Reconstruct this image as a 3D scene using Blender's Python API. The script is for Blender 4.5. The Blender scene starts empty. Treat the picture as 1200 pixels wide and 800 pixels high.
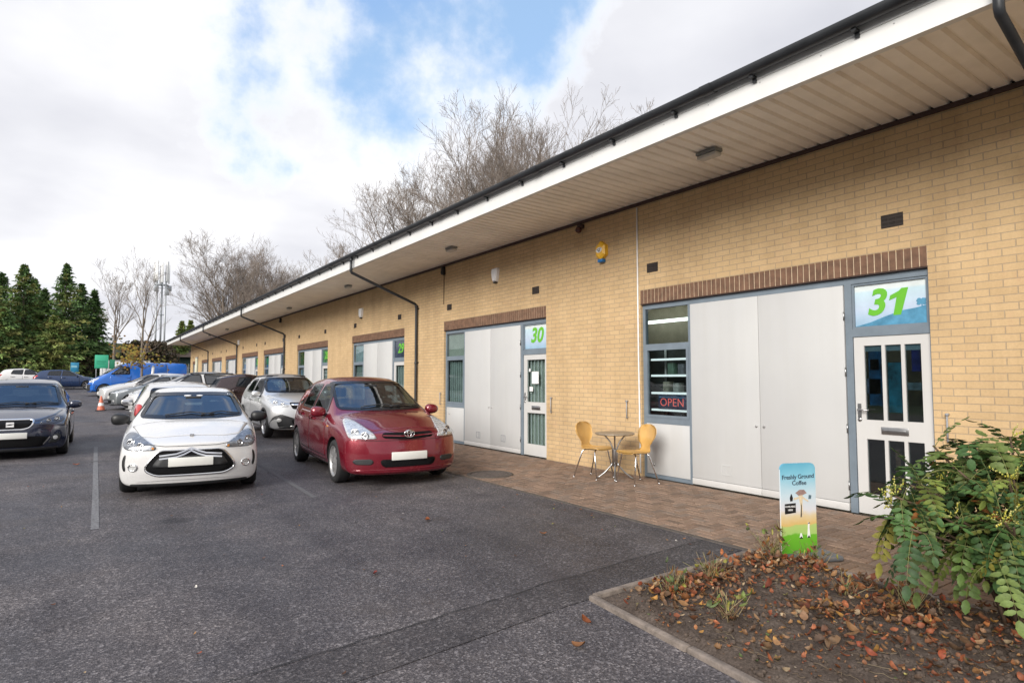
import bpy, bmesh, math, random
from mathutils import Vector, Matrix
from mathutils.bvhtree import BVHTree
R = math.radians
SC = bpy.context.scene
COL = SC.collection
rnd = random.Random(7)
D = 7.206            # wall plane
CAMH = 1.525

def gz(y):           # the car park climbs gently towards its far end
    t = max(0.0, y - 17.0)
    return 0.02 * t * t / (t + 3.0) if y < 60 else 0.02 * 43 * 43 / 46 + (y - 60) * 0.012

# ------------------------------------------------------------------ materials
def nn(nt, typ, **kw):
    n = nt.nodes.new(typ)
    for k, v in kw.items(): setattr(n, k, v)
    return n
def setin(n, **kw):
    for k, v in kw.items():
        n.inputs[k.replace('_', ' ')].default_value = v
def lk(nt, a, b): nt.links.new(a, b)
def col4(c): return (c[0], c[1], c[2], 1.0)
def ramp(nt, fac, stops, interp='LINEAR'):
    r = nn(nt, 'ShaderNodeValToRGB'); r.color_ramp.interpolation = interp
    els = r.color_ramp.elements
    while len(els) < len(stops): els.new(0.5)
    for e, (p, c) in zip(els, stops): e.position = p; e.color = col4(c) if len(c) == 3 else c
    lk(nt, fac, r.inputs['Fac']); return r
def mixc(nt, fac, a, b, mode='MIX'):
    m = nn(nt, 'ShaderNodeMix', data_type='RGBA', blend_type=mode)
    for s, v in ((m.inputs[0], fac), (m.inputs[6], a), (m.inputs[7], b)):
        if hasattr(v, 'default_value') or hasattr(v, 'is_output'): lk(nt, v, s)
        else: s.default_value = v if isinstance(v, (int, float)) else col4(v)
    return m.outputs[2]
def mathn(nt, op, a, b=None, c=None, clamp=False):
    m = nn(nt, 'ShaderNodeMath', operation=op, use_clamp=clamp)
    for i, v in enumerate((a, b, c)):
        if v is None: continue
        if isinstance(v, (int, float)): m.inputs[i].default_value = v
        else: lk(nt, v, m.inputs[i])
    return m.outputs[0]
def noise(nt, vec, scale, detail=4, rough=.55, out='Fac'):
    n = nn(nt, 'ShaderNodeTexNoise'); setin(n, Scale=scale, Detail=detail, Roughness=rough)
    if vec is not None: lk(nt, vec, n.inputs['Vector'])
    return n.outputs[out]
def newmat(name):
    m = bpy.data.materials.new(name); m.use_nodes = True
    nt = m.node_tree; b = nt.nodes['Principled BSDF']
    tc = nn(nt, 'ShaderNodeTexCoord')
    return m, nt, b, tc.outputs['Object']
def mat(name, color, rough=.5, metal=0.0, var=.12, scale=6.0, bump=0.0, bscale=60.0, coat=0.0, spec=None, c2=None, rvar=.1, sub=None):
    m, nt, b, oc = newmat(name)
    n = noise(nt, oc, scale, 5, .6)
    lo = tuple(max(0, c * (1 - var)) for c in color) if c2 is None else c2
    hi = tuple(min(1, c * (1 + var)) for c in color) if c2 is None else color
    cr = ramp(nt, n, [(.3, lo), (.7, hi)]); lk(nt, cr.outputs[0], b.inputs['Base Color'])
    b.inputs['Metallic'].default_value = metal
    rr = mathn(nt, 'MULTIPLY_ADD', n, 2 * rvar, rough - rvar, clamp=True); lk(nt, rr, b.inputs['Roughness'])
    b.inputs['Coat Weight'].default_value = coat; b.inputs['Coat Roughness'].default_value = .04
    if spec is not None: b.inputs['Specular IOR Level'].default_value = spec
    if bump:
        bn = nn(nt, 'ShaderNodeBump'); setin(bn, Strength=bump, Distance=.01)
        lk(nt, noise(nt, oc, bscale, 4), bn.inputs['Height']); lk(nt, bn.outputs[0], b.inputs['Normal'])
    return m
def paint(name, color, metal=.35, rough=.28, flake=True):
    m, nt, b, oc = newmat(name)
    d = noise(nt, oc, 3.0, 6, .7)
    dirt = ramp(nt, d, [(.5, (0, 0, 0)), (.8, (.10, .10, .10))])
    c = mixc(nt, dirt.outputs[0], color, (.20, .18, .16)); lk(nt, c, b.inputs['Base Color'])
    b.inputs['Metallic'].default_value = metal
    lk(nt, mathn(nt, 'MULTIPLY_ADD', d, .16, rough - .06), b.inputs['Roughness'])
    b.inputs['Coat Weight'].default_value = 1.0
    lk(nt, mathn(nt, 'MULTIPLY_ADD', d, .10, .0, clamp=True), b.inputs['Coat Roughness'])
    return m
def glassmat(name, tint=(.75, .85, .82), refl=.06, rough=.0, opac=.25, body=(.01, .012, .014), fm=1.5):
    m = bpy.data.materials.new(name); m.use_nodes = True
    nt = m.node_tree; nt.nodes.clear()
    out = nn(nt, 'ShaderNodeOutputMaterial')
    tr = nn(nt, 'ShaderNodeBsdfTransparent'); tr.inputs[0].default_value = col4(tint)
    df = nn(nt, 'ShaderNodeBsdfDiffuse'); df.inputs[0].default_value = col4(body)
    gl = nn(nt, 'ShaderNodeBsdfGlossy'); gl.inputs['Roughness'].default_value = rough
    fr = nn(nt, 'ShaderNodeFresnel'); fr.inputs[0].default_value = 1.52
    mx = nn(nt, 'ShaderNodeMixShader'); mx.inputs[0].default_value = opac
    lk(nt, tr.outputs[0], mx.inputs[1]); lk(nt, df.outputs[0], mx.inputs[2])
    m2 = nn(nt, 'ShaderNodeMixShader')
    tc = nn(nt, 'ShaderNodeTexCoord')
    geo = nn(nt, 'ShaderNodeNewGeometry'); front = mathn(nt, 'SUBTRACT', 1.0, geo.outputs['Backfacing'])
    f = mathn(nt, 'MULTIPLY_ADD', mathn(nt, 'MULTIPLY', fr.outputs[0], front), fm, refl, clamp=True)
    lk(nt, f, m2.inputs[0]); lk(nt, mx.outputs[0], m2.inputs[1]); lk(nt, gl.outputs[0], m2.inputs[2])
    lk(nt, m2.outputs[0], out.inputs[0])
    return m

def mat_brick(name, axis='YZ', cols=((.60, .43, .242), (.545, .385, .212)), mortar=(.42, .325, .22), bw=.225, bh=.075, ms=.010):
    m, nt, b, oc = newmat(name)
    sp = nn(nt, 'ShaderNodeSeparateXYZ'); lk(nt, oc, sp.inputs[0])
    cb = nn(nt, 'ShaderNodeCombineXYZ')
    a, c = {'YZ': ('Y', 'Z'), 'XZ': ('X', 'Z'), 'XY': ('X', 'Y'), 'YX': ('Y', 'X')}[axis]
    lk(nt, sp.outputs[a], cb.inputs[0]); lk(nt, sp.outputs[c], cb.inputs[1])
    wob = nn(nt, 'ShaderNodeVectorMath', operation='MULTIPLY_ADD')
    lk(nt, noise(nt, oc, 14, 3, .6, 'Color'), wob.inputs[0]); wob.inputs[1].default_value = (.006, .006, 0); lk(nt, cb.outputs[0], wob.inputs[2])
    def bt(c1, c2, mo, bias=0.0):
        t = nn(nt, 'ShaderNodeTexBrick'); lk(nt, wob.outputs[0], t.inputs['Vector'])
        t.inputs['Color1'].default_value = col4(c1); t.inputs['Color2'].default_value = col4(c2); t.inputs['Mortar'].default_value = col4(mo)
        setin(t, Scale=1.0, Mortar_Size=ms * .5, Mortar_Smooth=.25, Bias=bias, Brick_Width=bw, Row_Height=bh)
        t.offset = .5; t.squash = 1.0
        return t
    t = bt(cols[0], cols[1], mortar)
    n1 = noise(nt, oc, 1.1, 4); n2 = noise(nt, oc, 55, 5, .7)
    big = ramp(nt, n1, [(.3, (.92, .915, .91)), (.7, (1.05, 1.05, 1.04))])
    fine = ramp(nt, n2, [(.3, (.92, .915, .91)), (.7, (1.05, 1.05, 1.05))])
    pink = mixc(nt, ramp(nt, noise(nt, oc, 3.1, 6, .8), [(.55, (0, 0, 0)), (.72, (.35, .35, .35))]).outputs[0], t.outputs['Color'], (.60, .37, .23))
    c1 = mixc(nt, 1.0, pink, big.outputs[0], 'MULTIPLY'); c2 = mixc(nt, 1.0, c1, fine.outputs[0], 'MULTIPLY')
    mp = nn(nt, 'ShaderNodeMapping'); mp.inputs['Scale'].default_value = (1.3, 1.3, .22); lk(nt, oc, mp.inputs[0])
    run = ramp(nt, noise(nt, mp.outputs[0], 2.0, 7, .68), [(.34, (.90, .89, .88)), (.52, (1, 1, 1)), (.74, (1.06, 1.06, 1.06))]); c2 = mixc(nt, 1.0, c2, run.outputs[0], 'MULTIPLY')
    lk(nt, c2, b.inputs['Base Color']); b.inputs['Roughness'].default_value = .88; b.inputs['Specular IOR Level'].default_value = .25
    bn = nn(nt, 'ShaderNodeBump'); setin(bn, Strength=.75, Distance=.006)
    h = mathn(nt, 'MULTIPLY_ADD', t.outputs['Fac'], -1.0, mathn(nt, 'MULTIPLY', n2, .35))
    lk(nt, h, bn.inputs['Height']); lk(nt, bn.outputs[0], b.inputs['Normal'])
    return m

def mat_asphalt(name, dark=1.0, wet=.5):
    m, nt, b, oc = newmat(name)
    v = nn(nt, 'ShaderNodeTexVoronoi'); setin(v, Scale=95.0, Randomness=1.0); lk(nt, oc, v.inputs['Vector'])
    v2 = nn(nt, 'ShaderNodeTexVoronoi'); setin(v2, Scale=52.0, Randomness=1.0); lk(nt, oc, v2.inputs['Vector'])
    sp = nn(nt, 'ShaderNodeSeparateColor'); lk(nt, v.outputs['Color'], sp.inputs[0])
    sp2 = nn(nt, 'ShaderNodeSeparateColor'); lk(nt, v2.outputs['Color'], sp2.inputs[0])
    base = ramp(nt, sp.outputs[0], [(0, (.032 * dark, .030 * dark, .032 * dark)), (.55, (.061 * dark, .057 * dark, .059 * dark)), (.86, (.092 * dark, .086 * dark, .087 * dark)), (1, (.17 * dark, .16 * dark, .158 * dark))])
    fleck = ramp(nt, sp2.outputs[1], [(.92, (0, 0, 0)), (.97, (.45, .45, .45))], 'LINEAR')
    c = mixc(nt, fleck.outputs[0], base.outputs[0], (.22 * dark, .21 * dark, .21 * dark))
    big = noise(nt, oc, .33, 6, .62); mid = noise(nt, oc, 1.7, 6, .65)
    bigr = ramp(nt, big, [(.32, (.58, .58, .63)), (.5, (.98, .97, 1.0)), (.68, (1.34, 1.29, 1.27))])
    midr = ramp(nt, mid, [(.3, (.70, .70, .73)), (.7, (1.22, 1.20, 1.18))])
    brown = ramp(nt, noise(nt, oc, .8, 5, .7), [(.55, (0, 0, 0)), (.75, (.35, .35, .35))])
    c = mixc(nt, 1, c, bigr.outputs[0], 'MULTIPLY'); c = mixc(nt, 1, c, midr.outputs[0], 'MULTIPLY')
    mp = nn(nt, 'ShaderNodeMapping'); mp.inputs['Scale'].default_value = (1.5, .22, 1); mp.inputs['Rotation'].default_value = (0, 0, .06); lk(nt, oc, mp.inputs[0])
    trk = ramp(nt, noise(nt, mp.outputs[0], 1.0, 5, .6), [(.36, (.80, .79, .80)), (.5, (1, 1, 1)), (.66, (1.12, 1.10, 1.08))]); c = mixc(nt, 1, c, trk.outputs[0], 'MULTIPLY')
    v3 = nn(nt, 'ShaderNodeTexVoronoi'); setin(v3, Scale=.75, Randomness=1.0); lk(nt, noise(nt, oc, 2.5, 3, .5, 'Color'), v3.inputs['Vector'])
    wob = nn(nt, 'ShaderNodeVectorMath', operation='MULTIPLY_ADD'); lk(nt, noise(nt, oc, 3, 4, .6, 'Color'), wob.inputs[0]); wob.inputs[1].default_value = (.35, .35, 0); lk(nt, oc, wob.inputs[2]); lk(nt, wob.outputs[0], v3.inputs['Vector'])
    oil = ramp(nt, v3.outputs['Distance'], [(.06, (.42, .42, .43)), (.17, (1, 1, 1))]); c = mixc(nt, .8, c, mixc(nt, 1, c, oil.outputs[0], 'MULTIPLY'))
    c = mixc(nt, brown.outputs[0], c, (.075 * dark, .060 * dark, .050 * dark))
    lk(nt, c, b.inputs['Base Color'])
    rr = ramp(nt, big, [(.36, (.50, .50, .50)), (.6, (.80, .80, .80))]); lk(nt, rr.outputs[0], b.inputs['Roughness'])
    b.inputs['Specular IOR Level'].default_value = .35
    bn = nn(nt, 'ShaderNodeBump'); setin(bn, Strength=.75, Distance=.006)
    lk(nt, mathn(nt, 'ADD', v.outputs['Distance'], mathn(nt, 'MULTIPLY', v2.outputs['Distance'], .8)), bn.inputs['Height'])
    lk(nt, bn.outputs[0], b.inputs['Normal'])
    return m

def mat_attr(name, rough=.6, attr='tint', bump=.3, bscale=80, spec=.4, trans=0.0, nscale=20, nvar=.2):
    """base colour from a per-face colour attribute, broken up by noise"""
    m, nt, b, oc = newmat(name)
    a = nn(nt, 'ShaderNodeAttribute', attribute_name=attr)
    n = ramp(nt, noise(nt, oc, nscale, 5, .65), [(.3, (1 - nvar,) * 3), (.7, (1 + nvar,) * 3)])
    c = mixc(nt, 1, a.outputs['Color'], n.outputs[0], 'MULTIPLY'); lk(nt, c, b.inputs['Base Color'])
    b.inputs['Roughness'].default_value = rough; b.inputs['Specular IOR Level'].default_value = spec
    if bump:
        bn = nn(nt, 'ShaderNodeBump'); setin(bn, Strength=bump, Distance=.004)
        lk(nt, noise(nt, oc, bscale, 4), bn.inputs['Height']); lk(nt, bn.outputs[0], b.inputs['Normal'])
    if trans:
        out = nt.nodes['Material Output']
        tl = nn(nt, 'ShaderNodeBsdfTranslucent'); lk(nt, c, tl.inputs[0])
        mx = nn(nt, 'ShaderNodeMixShader'); mx.inputs[0].default_value = trans
        lk(nt, b.outputs[0], mx.inputs[1]); lk(nt, tl.outputs[0], mx.inputs[2]); lk(nt, mx.outputs[0], out.inputs[0])
    return m

M = {}
M['brick'] = mat_brick('buff_brick')
M['brick_x'] = mat_brick('buff_brick_end', 'XZ')
M['soldier'] = mat('brown_soldier_brick', (.165, .092, .058), .8, var=.35, scale=9, bump=.4, bscale=90)
M['mortar'] = mat('mortar', (.60, .48, .34), .9, var=.15, scale=30, bump=.3)
M['soffit'] = mat('soffit_sheet', (.90, .85, .77), .5, var=.10, scale=1.6, rvar=.1)
M['gutter'] = mat('gutter_black', (.022, .024, .027), .42, var=.3, scale=4)
M['roof'] = mat('roof_sheet', (.10, .11, .12), .5, var=.15)
M['frame'] = mat('frame_grey', (.17, .21, .25), .45, var=.10, scale=5)
def mat_panel(name, c):
    m, nt, b, oc = newmat(name)
    mp = nn(nt, 'ShaderNodeMapping'); mp.inputs['Scale'].default_value = (5, 5, .35); lk(nt, oc, mp.inputs[0])
    streak = ramp(nt, noise(nt, mp.outputs[0], .9, 5, .55), [(.28, (.968, .965, .955)), (.55, (1.005, 1.005, 1.005))])
    blot = ramp(nt, noise(nt, oc, 1.3, 5, .6), [(.3, (.955, .955, .96)), (.7, (1.015, 1.015, 1.01))])
    scuff = ramp(nt, noise(nt, oc, 7, 8, .75), [(.60, (0, 0, 0)), (.80, (.5, .5, .5))])
    sp = nn(nt, 'ShaderNodeSeparateXYZ'); lk(nt, oc, sp.inputs[0])
    low = ramp(nt, sp.outputs[2], [(.05, (.9, .9, .9)), (.50, (.08, .08, .08))])
    k = mixc(nt, 1, streak.outputs[0], blot.outputs[0], 'MULTIPLY'); k = mixc(nt, 1, k, c, 'MULTIPLY')
    k = mixc(nt, mathn(nt, 'MULTIPLY', scuff.outputs[0], low.outputs[0]), k, (.36, .32, .28)); lk(nt, k, b.inputs['Base Color'])
    lk(nt, mathn(nt, 'MULTIPLY_ADD', noise(nt, oc, 2.2, 4), .18, .34), b.inputs['Roughness'])
    bn = nn(nt, 'ShaderNodeBump'); setin(bn, Strength=.06, Distance=.02); lk(nt, noise(nt, oc, 1.7, 3), bn.inputs['Height']); lk(nt, bn.outputs[0], b.inputs['Normal'])
    return m
M['fascia'] = mat_panel('fascia_white', (.74, .74, .725))
M['panel'] = mat_panel('panel_white', (.525, .53, .53)); M['doorwhite'] = mat_panel('door_white', (.58, .575, .565))
M['seam'] = mat('seam_grey', (.25, .25, .26), .6)
M['trim'] = mat('dark_trim', (.06, .035, .03), .7)
M['vent'] = mat('vent_dark', (.035, .026, .022), .7, var=.3)
M['chrome'] = mat('chrome', (.75, .75, .76), .12, 1.0, var=.03, rvar=.04)
M['steel'] = mat('steel', (.48, .48, .48), .34, 1.0, var=.12)
M['green'] = mat('number_green', (.13, .45, .03), .4, var=.05)
M['white'] = mat('plain_white', (.80, .80, .80), .4, var=.03)
M['black'] = mat('plain_black', (.012, .012, .013), .45, var=.2)
M['rubber'] = mat('rubber', (.018, .018, .019), .75, var=.3, bump=.2)
M['plastic'] = mat('trim_plastic', (.024, .025, .027), .55, var=.25, bump=.15, bscale=200)
M['greyplastic'] = mat('grey_plastic', (.30, .31, .33), .55, var=.1)
M['interior'] = mat('interior_dark', (.03, .03, .033), .85, var=.3)
M['glass'] = glassmat('window_glass', (.80, .86, .86), .02, 0, .06, fm=1.0)
M['glass_dark'] = glassmat('window_glass_dark', (.62, .70, .72), .07, 0, .10, fm=1.4)
M['car_glass'] = glassmat('car_glass', (.46, .55, .56), .10, 0, .25)
M['tint_glass'] = glassmat('car_glass_tinted', (.16, .20, .22), .06, 0, .75, (.012, .016, .024))
M['lens'] = glassmat('lamp_lens', (.94, .95, .96), .02, 0, .02, fm=.6)
M['asphalt'] = mat_asphalt('asphalt', 1.32)
M['patch'] = mat_asphalt('asphalt_patch', .98)
M['line'] = mat('worn_line_paint', (.24, .24, .25), .8, c2=(.085, .083, .087), scale=30, var=.1, bump=.5, bscale=120)
M['line_faint'] = mat('faint_line_paint', (.13, .13, .135), .8, c2=(.08, .078, .082), scale=26, var=.1, bump=.5, bscale=120)

# ------------------------------------------------------------------ mesh builder
class MB:
    def __init__(s): s.v = []; s.f = []; s.m = []; s.sm = []; s.c = None
    def add(s, vs, fs, mi=0, smooth=False):
        o = len(s.v); s.v += [tuple(v) for v in vs]
        for f in fs: s.f.append(tuple(i + o for i in f)); s.m.append(mi); s.sm.append(smooth)
        return o
    def box(s, a, b, mi=0, mtx=None):
        x0, y0, z0 = a; x1, y1, z1 = b
        vs = [(x0, y0, z0), (x1, y0, z0), (x1, y1, z0), (x0, y1, z0), (x0, y0, z1), (x1, y0, z1), (x1, y1, z1), (x0, y1, z1)]
        if mtx: vs = [mtx @ Vector(v) for v in vs]
        s.add(vs, [(0, 3, 2, 1), (4, 5, 6, 7), (0, 1, 5, 4), (1, 2, 6, 5), (2, 3, 7, 6), (3, 0, 4, 7)], mi)
    def bbox(s, a, b, r=.01, mi=0, mtx=None, seg=2):
        bm = bmesh.new(); bmesh.ops.create_cube(bm, size=1)
        for v in bm.verts: v.co = Vector((a[i] + (v.co[i] + .5) * (b[i] - a[i]) for i in range(3)))
        bmesh.ops.bevel(bm, geom=bm.edges[:], offset=r, segments=seg, profile=.5, affect='EDGES')
        s.bm(bm, mi, mtx, True)
    def bm(s, bm, mi=0, mtx=None, smooth=False):
        bm.verts.index_update()
        vs = [(mtx @ v.co) if mtx else v.co.copy() for v in bm.verts]
        s.add(vs, [[v.index for v in f.verts] for f in bm.faces], mi, smooth); bm.free()
    def tube(s, pts, rad, n=8, mi=0, smooth=True, cap=True):
        pts = [Vector(p) for p in pts]
        rad = rad if isinstance(rad, (list, tuple)) else [rad] * len(pts)
        rings = []; up = None
        for i, p in enumerate(pts):
            t = (pts[min(i + 1, len(pts) - 1)] - pts[max(i - 1, 0)])
            if t.length < 1e-9: t = Vector((0, 0, 1))
            t.normalize()
            if up is None:
                up = t.orthogonal().normalized()
            up = (up - t * up.dot(t))
            up = up.normalized() if up.length > 1e-6 else t.orthogonal().normalized()
            w = t.cross(up)
            rings.append([p + (up * math.cos(2 * math.pi * k / n) + w * math.sin(2 * math.pi * k / n)) * rad[i] for k in range(n)])
        vs = [v for r in rings for v in r]; fs = []
        for i in range(len(pts) - 1):
            for k in range(n):
                fs.append((i * n + k, i * n + (k + 1) % n, (i + 1) * n + (k + 1) % n, (i + 1) * n + k))
        if cap and n > 2:
            fs.append(tuple(range(n))[::-1]); fs.append(tuple((len(pts) - 1) * n + k for k in range(n)))
        s.add(vs, fs, mi, smooth)
    def lathe(s, prof, n=24, mi=0, mtx=None, smooth=True, axis='Z'):
        vs = []; fs = []
        for r, z in prof:
            for k in range(n):
                a = 2 * math.pi * k / n
                p = (r * math.cos(a), r * math.sin(a), z) if axis == 'Z' else (z, r * math.cos(a), r * math.sin(a))
                vs.append(mtx @ Vector(p) if mtx else p)
        for i in range(len(prof) - 1):
            for k in range(n):
                fs.append((i * n + k, i * n + (k + 1) % n, (i + 1) * n + (k + 1) % n, (i + 1) * n + k))
        s.add(vs, fs, mi, smooth)
    def prism(s, poly, depth, mtx, mi=0):
        """poly in local xy, extruded by depth along local z"""
        n = len(poly)
        vs = [mtx @ Vector((x, y, 0)) for x, y in poly] + [mtx @ Vector((x, y, depth)) for x, y in poly]
        fs = [tuple(range(n))[::-1], tuple(range(n, 2 * n))] + [(i, (i + 1) % n, n + (i + 1) % n, n + i) for i in range(n)]
        s.add(vs, fs, mi)
    def ellipsoid(s, c, r, n=10, m=7, mi=0, mtx=None, jit=0):
        vs = []; fs = []
        for i in range(m + 1):
            t = math.pi * i / m
            for k in range(n):
                a = 2 * math.pi * k / n; j = 1 + rnd.uniform(-jit, jit)
                p = Vector((c[0] + r[0] * j * math.sin(t) * math.cos(a), c[1] + r[1] * j * math.sin(t) * math.sin(a), c[2] + r[2] * j * math.cos(t)))
                vs.append(mtx @ p if mtx else p)
        for i in range(m):
            for k in range(n):
                fs.append((i * n + k, (i + 1) * n + k, (i + 1) * n + (k + 1) % n, i * n + (k + 1) % n))
        s.add(vs, fs, mi, True)
    def build(s, name, mats, parent=None, tints=None, loc=None):
        me = bpy.data.meshes.new(name); me.from_pydata(s.v, [], s.f)
        for m in (mats if isinstance(mats, (list, tuple)) else [mats]): me.materials.append(m)
        me.polygons.foreach_set('material_index', s.m)
        me.polygons.foreach_set('use_smooth', s.sm)
        if tints:
            a = me.color_attributes.new('tint', 'FLOAT_COLOR', 'CORNER')
            buf = []
            for p in me.polygons:
                c = tints[p.index]; buf += [c[0], c[1], c[2], 1.0] * p.loop_total
            a.data.foreach_set('color', buf)
        me.update()
        o = bpy.data.objects.new(name, me); COL.objects.link(o)
        if parent: o.parent = parent
        if loc: o.location = loc
        return o

def empty(name, loc=(0, 0, 0), rz=0.0):
    o = bpy.data.objects.new(name, None); COL.objects.link(o); o.empty_display_size = .2
    o.location = loc; o.rotation_euler = (0, 0, rz); return o
def tag(o, label=None, cat=None, group=None, kind=None):
    if label: o['label'] = label
    if cat: o['category'] = cat
    if group: o['group'] = group
    if kind: o['kind'] = kind
    return o
def copy_tree(o, parent=None):
    c = o.copy(); COL.objects.link(c)
    if parent: c.parent = parent
    for ch in list(o.children): copy_tree(ch, c)
    return c
def text_mesh(name, body, size, material, parent, mtx, extrude=.002, bold=0.0, shear=0.0, spacing=1.0, align='CENTER'):
    cu = bpy.data.curves.new(name, 'FONT'); cu.body = body; cu.size = size; cu.extrude = extrude; cu.offset = bold; cu.shear = shear
    cu.align_x = align; cu.align_y = 'CENTER'; cu.space_character = spacing; cu.resolution_u = 4
    t = bpy.data.objects.new(name, cu); COL.objects.link(t)
    dg = bpy.context.evaluated_depsgraph_get(); dg.update()
    me = bpy.data.meshes.new_from_object(t.evaluated_get(dg)); bpy.data.objects.remove(t); bpy.data.curves.remove(cu)
    me.transform(mtx); me.materials.clear(); me.materials.append(material); me.name = name
    o = bpy.data.objects.new(name, me); COL.objects.link(o)
    if parent: o.parent = parent
    return o
# text on the wall: local x -> world -Y, local y -> world Z, local z (towards viewer) -> world -X
def WALLM(x, y, z): return Matrix(((0, 0, -1, x), (-1, 0, 0, y), (0, 1, 0, z), (0, 0, 0, 1)))

# ------------------------------------------------------------------ camera, sky, sun
cam = bpy.data.cameras.new('camera'); co = bpy.data.objects.new('camera', cam); COL.objects.link(co)
co.location = (0, 0, CAMH); co.rotation_euler = (R(90 + 3.437), 0, R(-34.65))
cam.lens = 21.6; cam.sensor_width = 36; cam.clip_end = 2000; cam.clip_start = .05
SC.camera = co
SUNV = Vector((-.80, -.40, .43)).normalized()
w = bpy.data.worlds.new('World'); SC.world = w; w.use_nodes = True
nt = w.node_tree; bg = nt.nodes['Background']; bg.inputs[1].default_value = 1.0
sky = nn(nt, 'ShaderNodeTexSky', sky_type='NISHITA'); sky.sun_disc = False
sky.sun_elevation = math.asin(SUNV.z); sky.sun_rotation = math.atan2(SUNV.x, SUNV.y)
sky.air_density = 1.0; sky.dust_density = .6; sky.ozone_density = 1.5
tc = nn(nt, 'ShaderNodeTexCoord'); gen = tc.outputs['Generated']
skyc = mixc(nt, 1.0, sky.outputs[0], (.15, .15, .15), 'MULTIPLY')
skyc = mixc(nt, .55, skyc, (.26, .47, .76))
sp = nn(nt, 'ShaderNodeSeparateXYZ'); lk(nt, gen, sp.inputs[0])
# clouds on a high flat layer, so that they flatten towards the horizon
zc = mathn(nt, 'ADD', mathn(nt, 'MAXIMUM', sp.outputs[2], 0.0), .16)
pl = nn(nt, 'ShaderNodeCombineXYZ')
lk(nt, mathn(nt, 'DIVIDE', sp.outputs[0], zc), pl.inputs[0]); lk(nt, mathn(nt, 'DIVIDE', sp.outputs[1], zc), pl.inputs[1])
cl1 = noise(nt, pl.outputs[0], 1.15, 8, .52); cl2 = noise(nt, pl.outputs[0], .55, 6, .5)
# the gap of clear sky
C = Vector((.335, .775, .54)).normalized(); U = Vector((.83, -.55, .02)).normalized(); U = (U - C * U.dot(C)).normalized(); V = C.cross(U)
def dotv(v):
    d = nn(nt, 'ShaderNodeVectorMath', operation='DOT_PRODUCT'); lk(nt, gen, d.inputs[0]); d.inputs[1].default_value = v; return d.outputs['Value']
dc = mathn(nt, 'MAXIMUM', dotv(C), .05)
gu = mathn(nt, 'DIVIDE', dotv(U), dc); gv = mathn(nt, 'DIVIDE', dotv(V), dc)
gu2 = mathn(nt, 'MULTIPLY_ADD', gv, .35, gu)
e = mathn(nt, 'ADD', mathn(nt, 'POWER', mathn(nt, 'ABSOLUTE', mathn(nt, 'DIVIDE', gu2, .40)), 2.0), mathn(nt, 'POWER', mathn(nt, 'ABSOLUTE', mathn(nt, 'DIVIDE', gv, .25)), 2.0))
C2 = Vector((.03, .52, .85)).normalized(); d2 = dotv(C2)
e2 = mathn(nt, 'MULTIPLY', mathn(nt, 'SUBTRACT', .99, d2), 9.0)
e = mathn(nt, 'MINIMUM', e, e2)
wv = noise(nt, gen, 5.2, 8, .58)
e = mathn(nt, 'MULTIPLY_ADD', mathn(nt, 'SUBTRACT', wv, .5), 3.6, e)
cover = ramp(nt, e, [(.0, (.10, .10, .10)), (1.25, (1, 1, 1))])
cover.color_ramp.interpolation = 'EASE'
white = ramp(nt, cl2, [(.30, (.47, .48, .53)), (.48, (.66, .665, .70)), (.58, (.80, .80, .82))])
shade = ramp(nt, cl1, [(.25, (.88, .88, .90)), (.7, (1.04, 1.04, 1.03))])
cloud = mixc(nt, 1.0, white.outputs[0], shade.outputs[0], 'MULTIPLY')
# brighter edges round the gap
rim = ramp(nt, e, [(.6, (1, 1, 1)), (3.4, (0, 0, 0))]); cloud = mixc(nt, mathn(nt, 'MULTIPLY', rim.outputs[0], .75), cloud, (.84, .85, .87))
deep = ramp(nt, d2, [(.84, (0, 0, 0)), (.93, (1, 1, 1))]); skyc = mixc(nt, deep.outputs[0], skyc, (.10, .27, .62))
fin = mixc(nt, cover.outputs[0], skyc, cloud)
lk(nt, fin, bg.inputs[0])
sun = bpy.data.lights.new('sun', 'SUN'); so = bpy.data.objects.new('sun', sun); COL.objects.link(so)
sun.energy = 3.0; sun.angle = R(30); sun.color = (1, .95, .88)
so.rotation_euler = (-SUNV).to_track_quat('-Z', 'Y').to_euler()
so.location = (-20, -20, 30)
SC.view_settings.view_transform = 'Standard'; SC.view_settings.look = 'None'; SC.view_settings.exposure = 0.48; SC.view_settings.gamma = 1.0
SC.view_settings.use_curve_mapping = False
# ------------------------------------------------------------------ ground
def sheet(name, xs, ys, z0, material, hole=None):
    mb = MB(); idx = {}
    vs = []
    for i, x in enumerate(xs):
        for j, y in enumerate(ys):
            idx[i, j] = len(vs); vs.append((x, y, gz(y) + z0))
    fs = [(idx[i, j], idx[i + 1, j], idx[i + 1, j + 1], idx[i, j + 1]) for i in range(len(xs) - 1) for j in range(len(ys) - 1)]
    mb.add(vs, fs, 0, True)
    return tag(mb.build(name, material), kind='structure')
YS = [-400, -60, -10, 0, 8, 15] + [17 + i * 1.5 for i in range(30)] + [64, 70, 80, 100, 160, 300, 700]
M['grass'] = mat('grass_ground', (.05, .075, .025), .9, var=.5, scale=1.2, bump=.6, bscale=40)
sheet('ground', [-600, -60, -20, 0, 20, 60, 600], YS, -.03, M['grass'])
sheet('car_park', [-14, -6, 0, 4.86], [-12, -4, 0, 8, 15] + [17 + i * 1.5 for i in range(31)] + [63.5], 0, M['asphalt'])
sheet('far_road', [4.86, 10, 20], [58.7, 60, 63.5], -.002, M['asphalt'])
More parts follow.
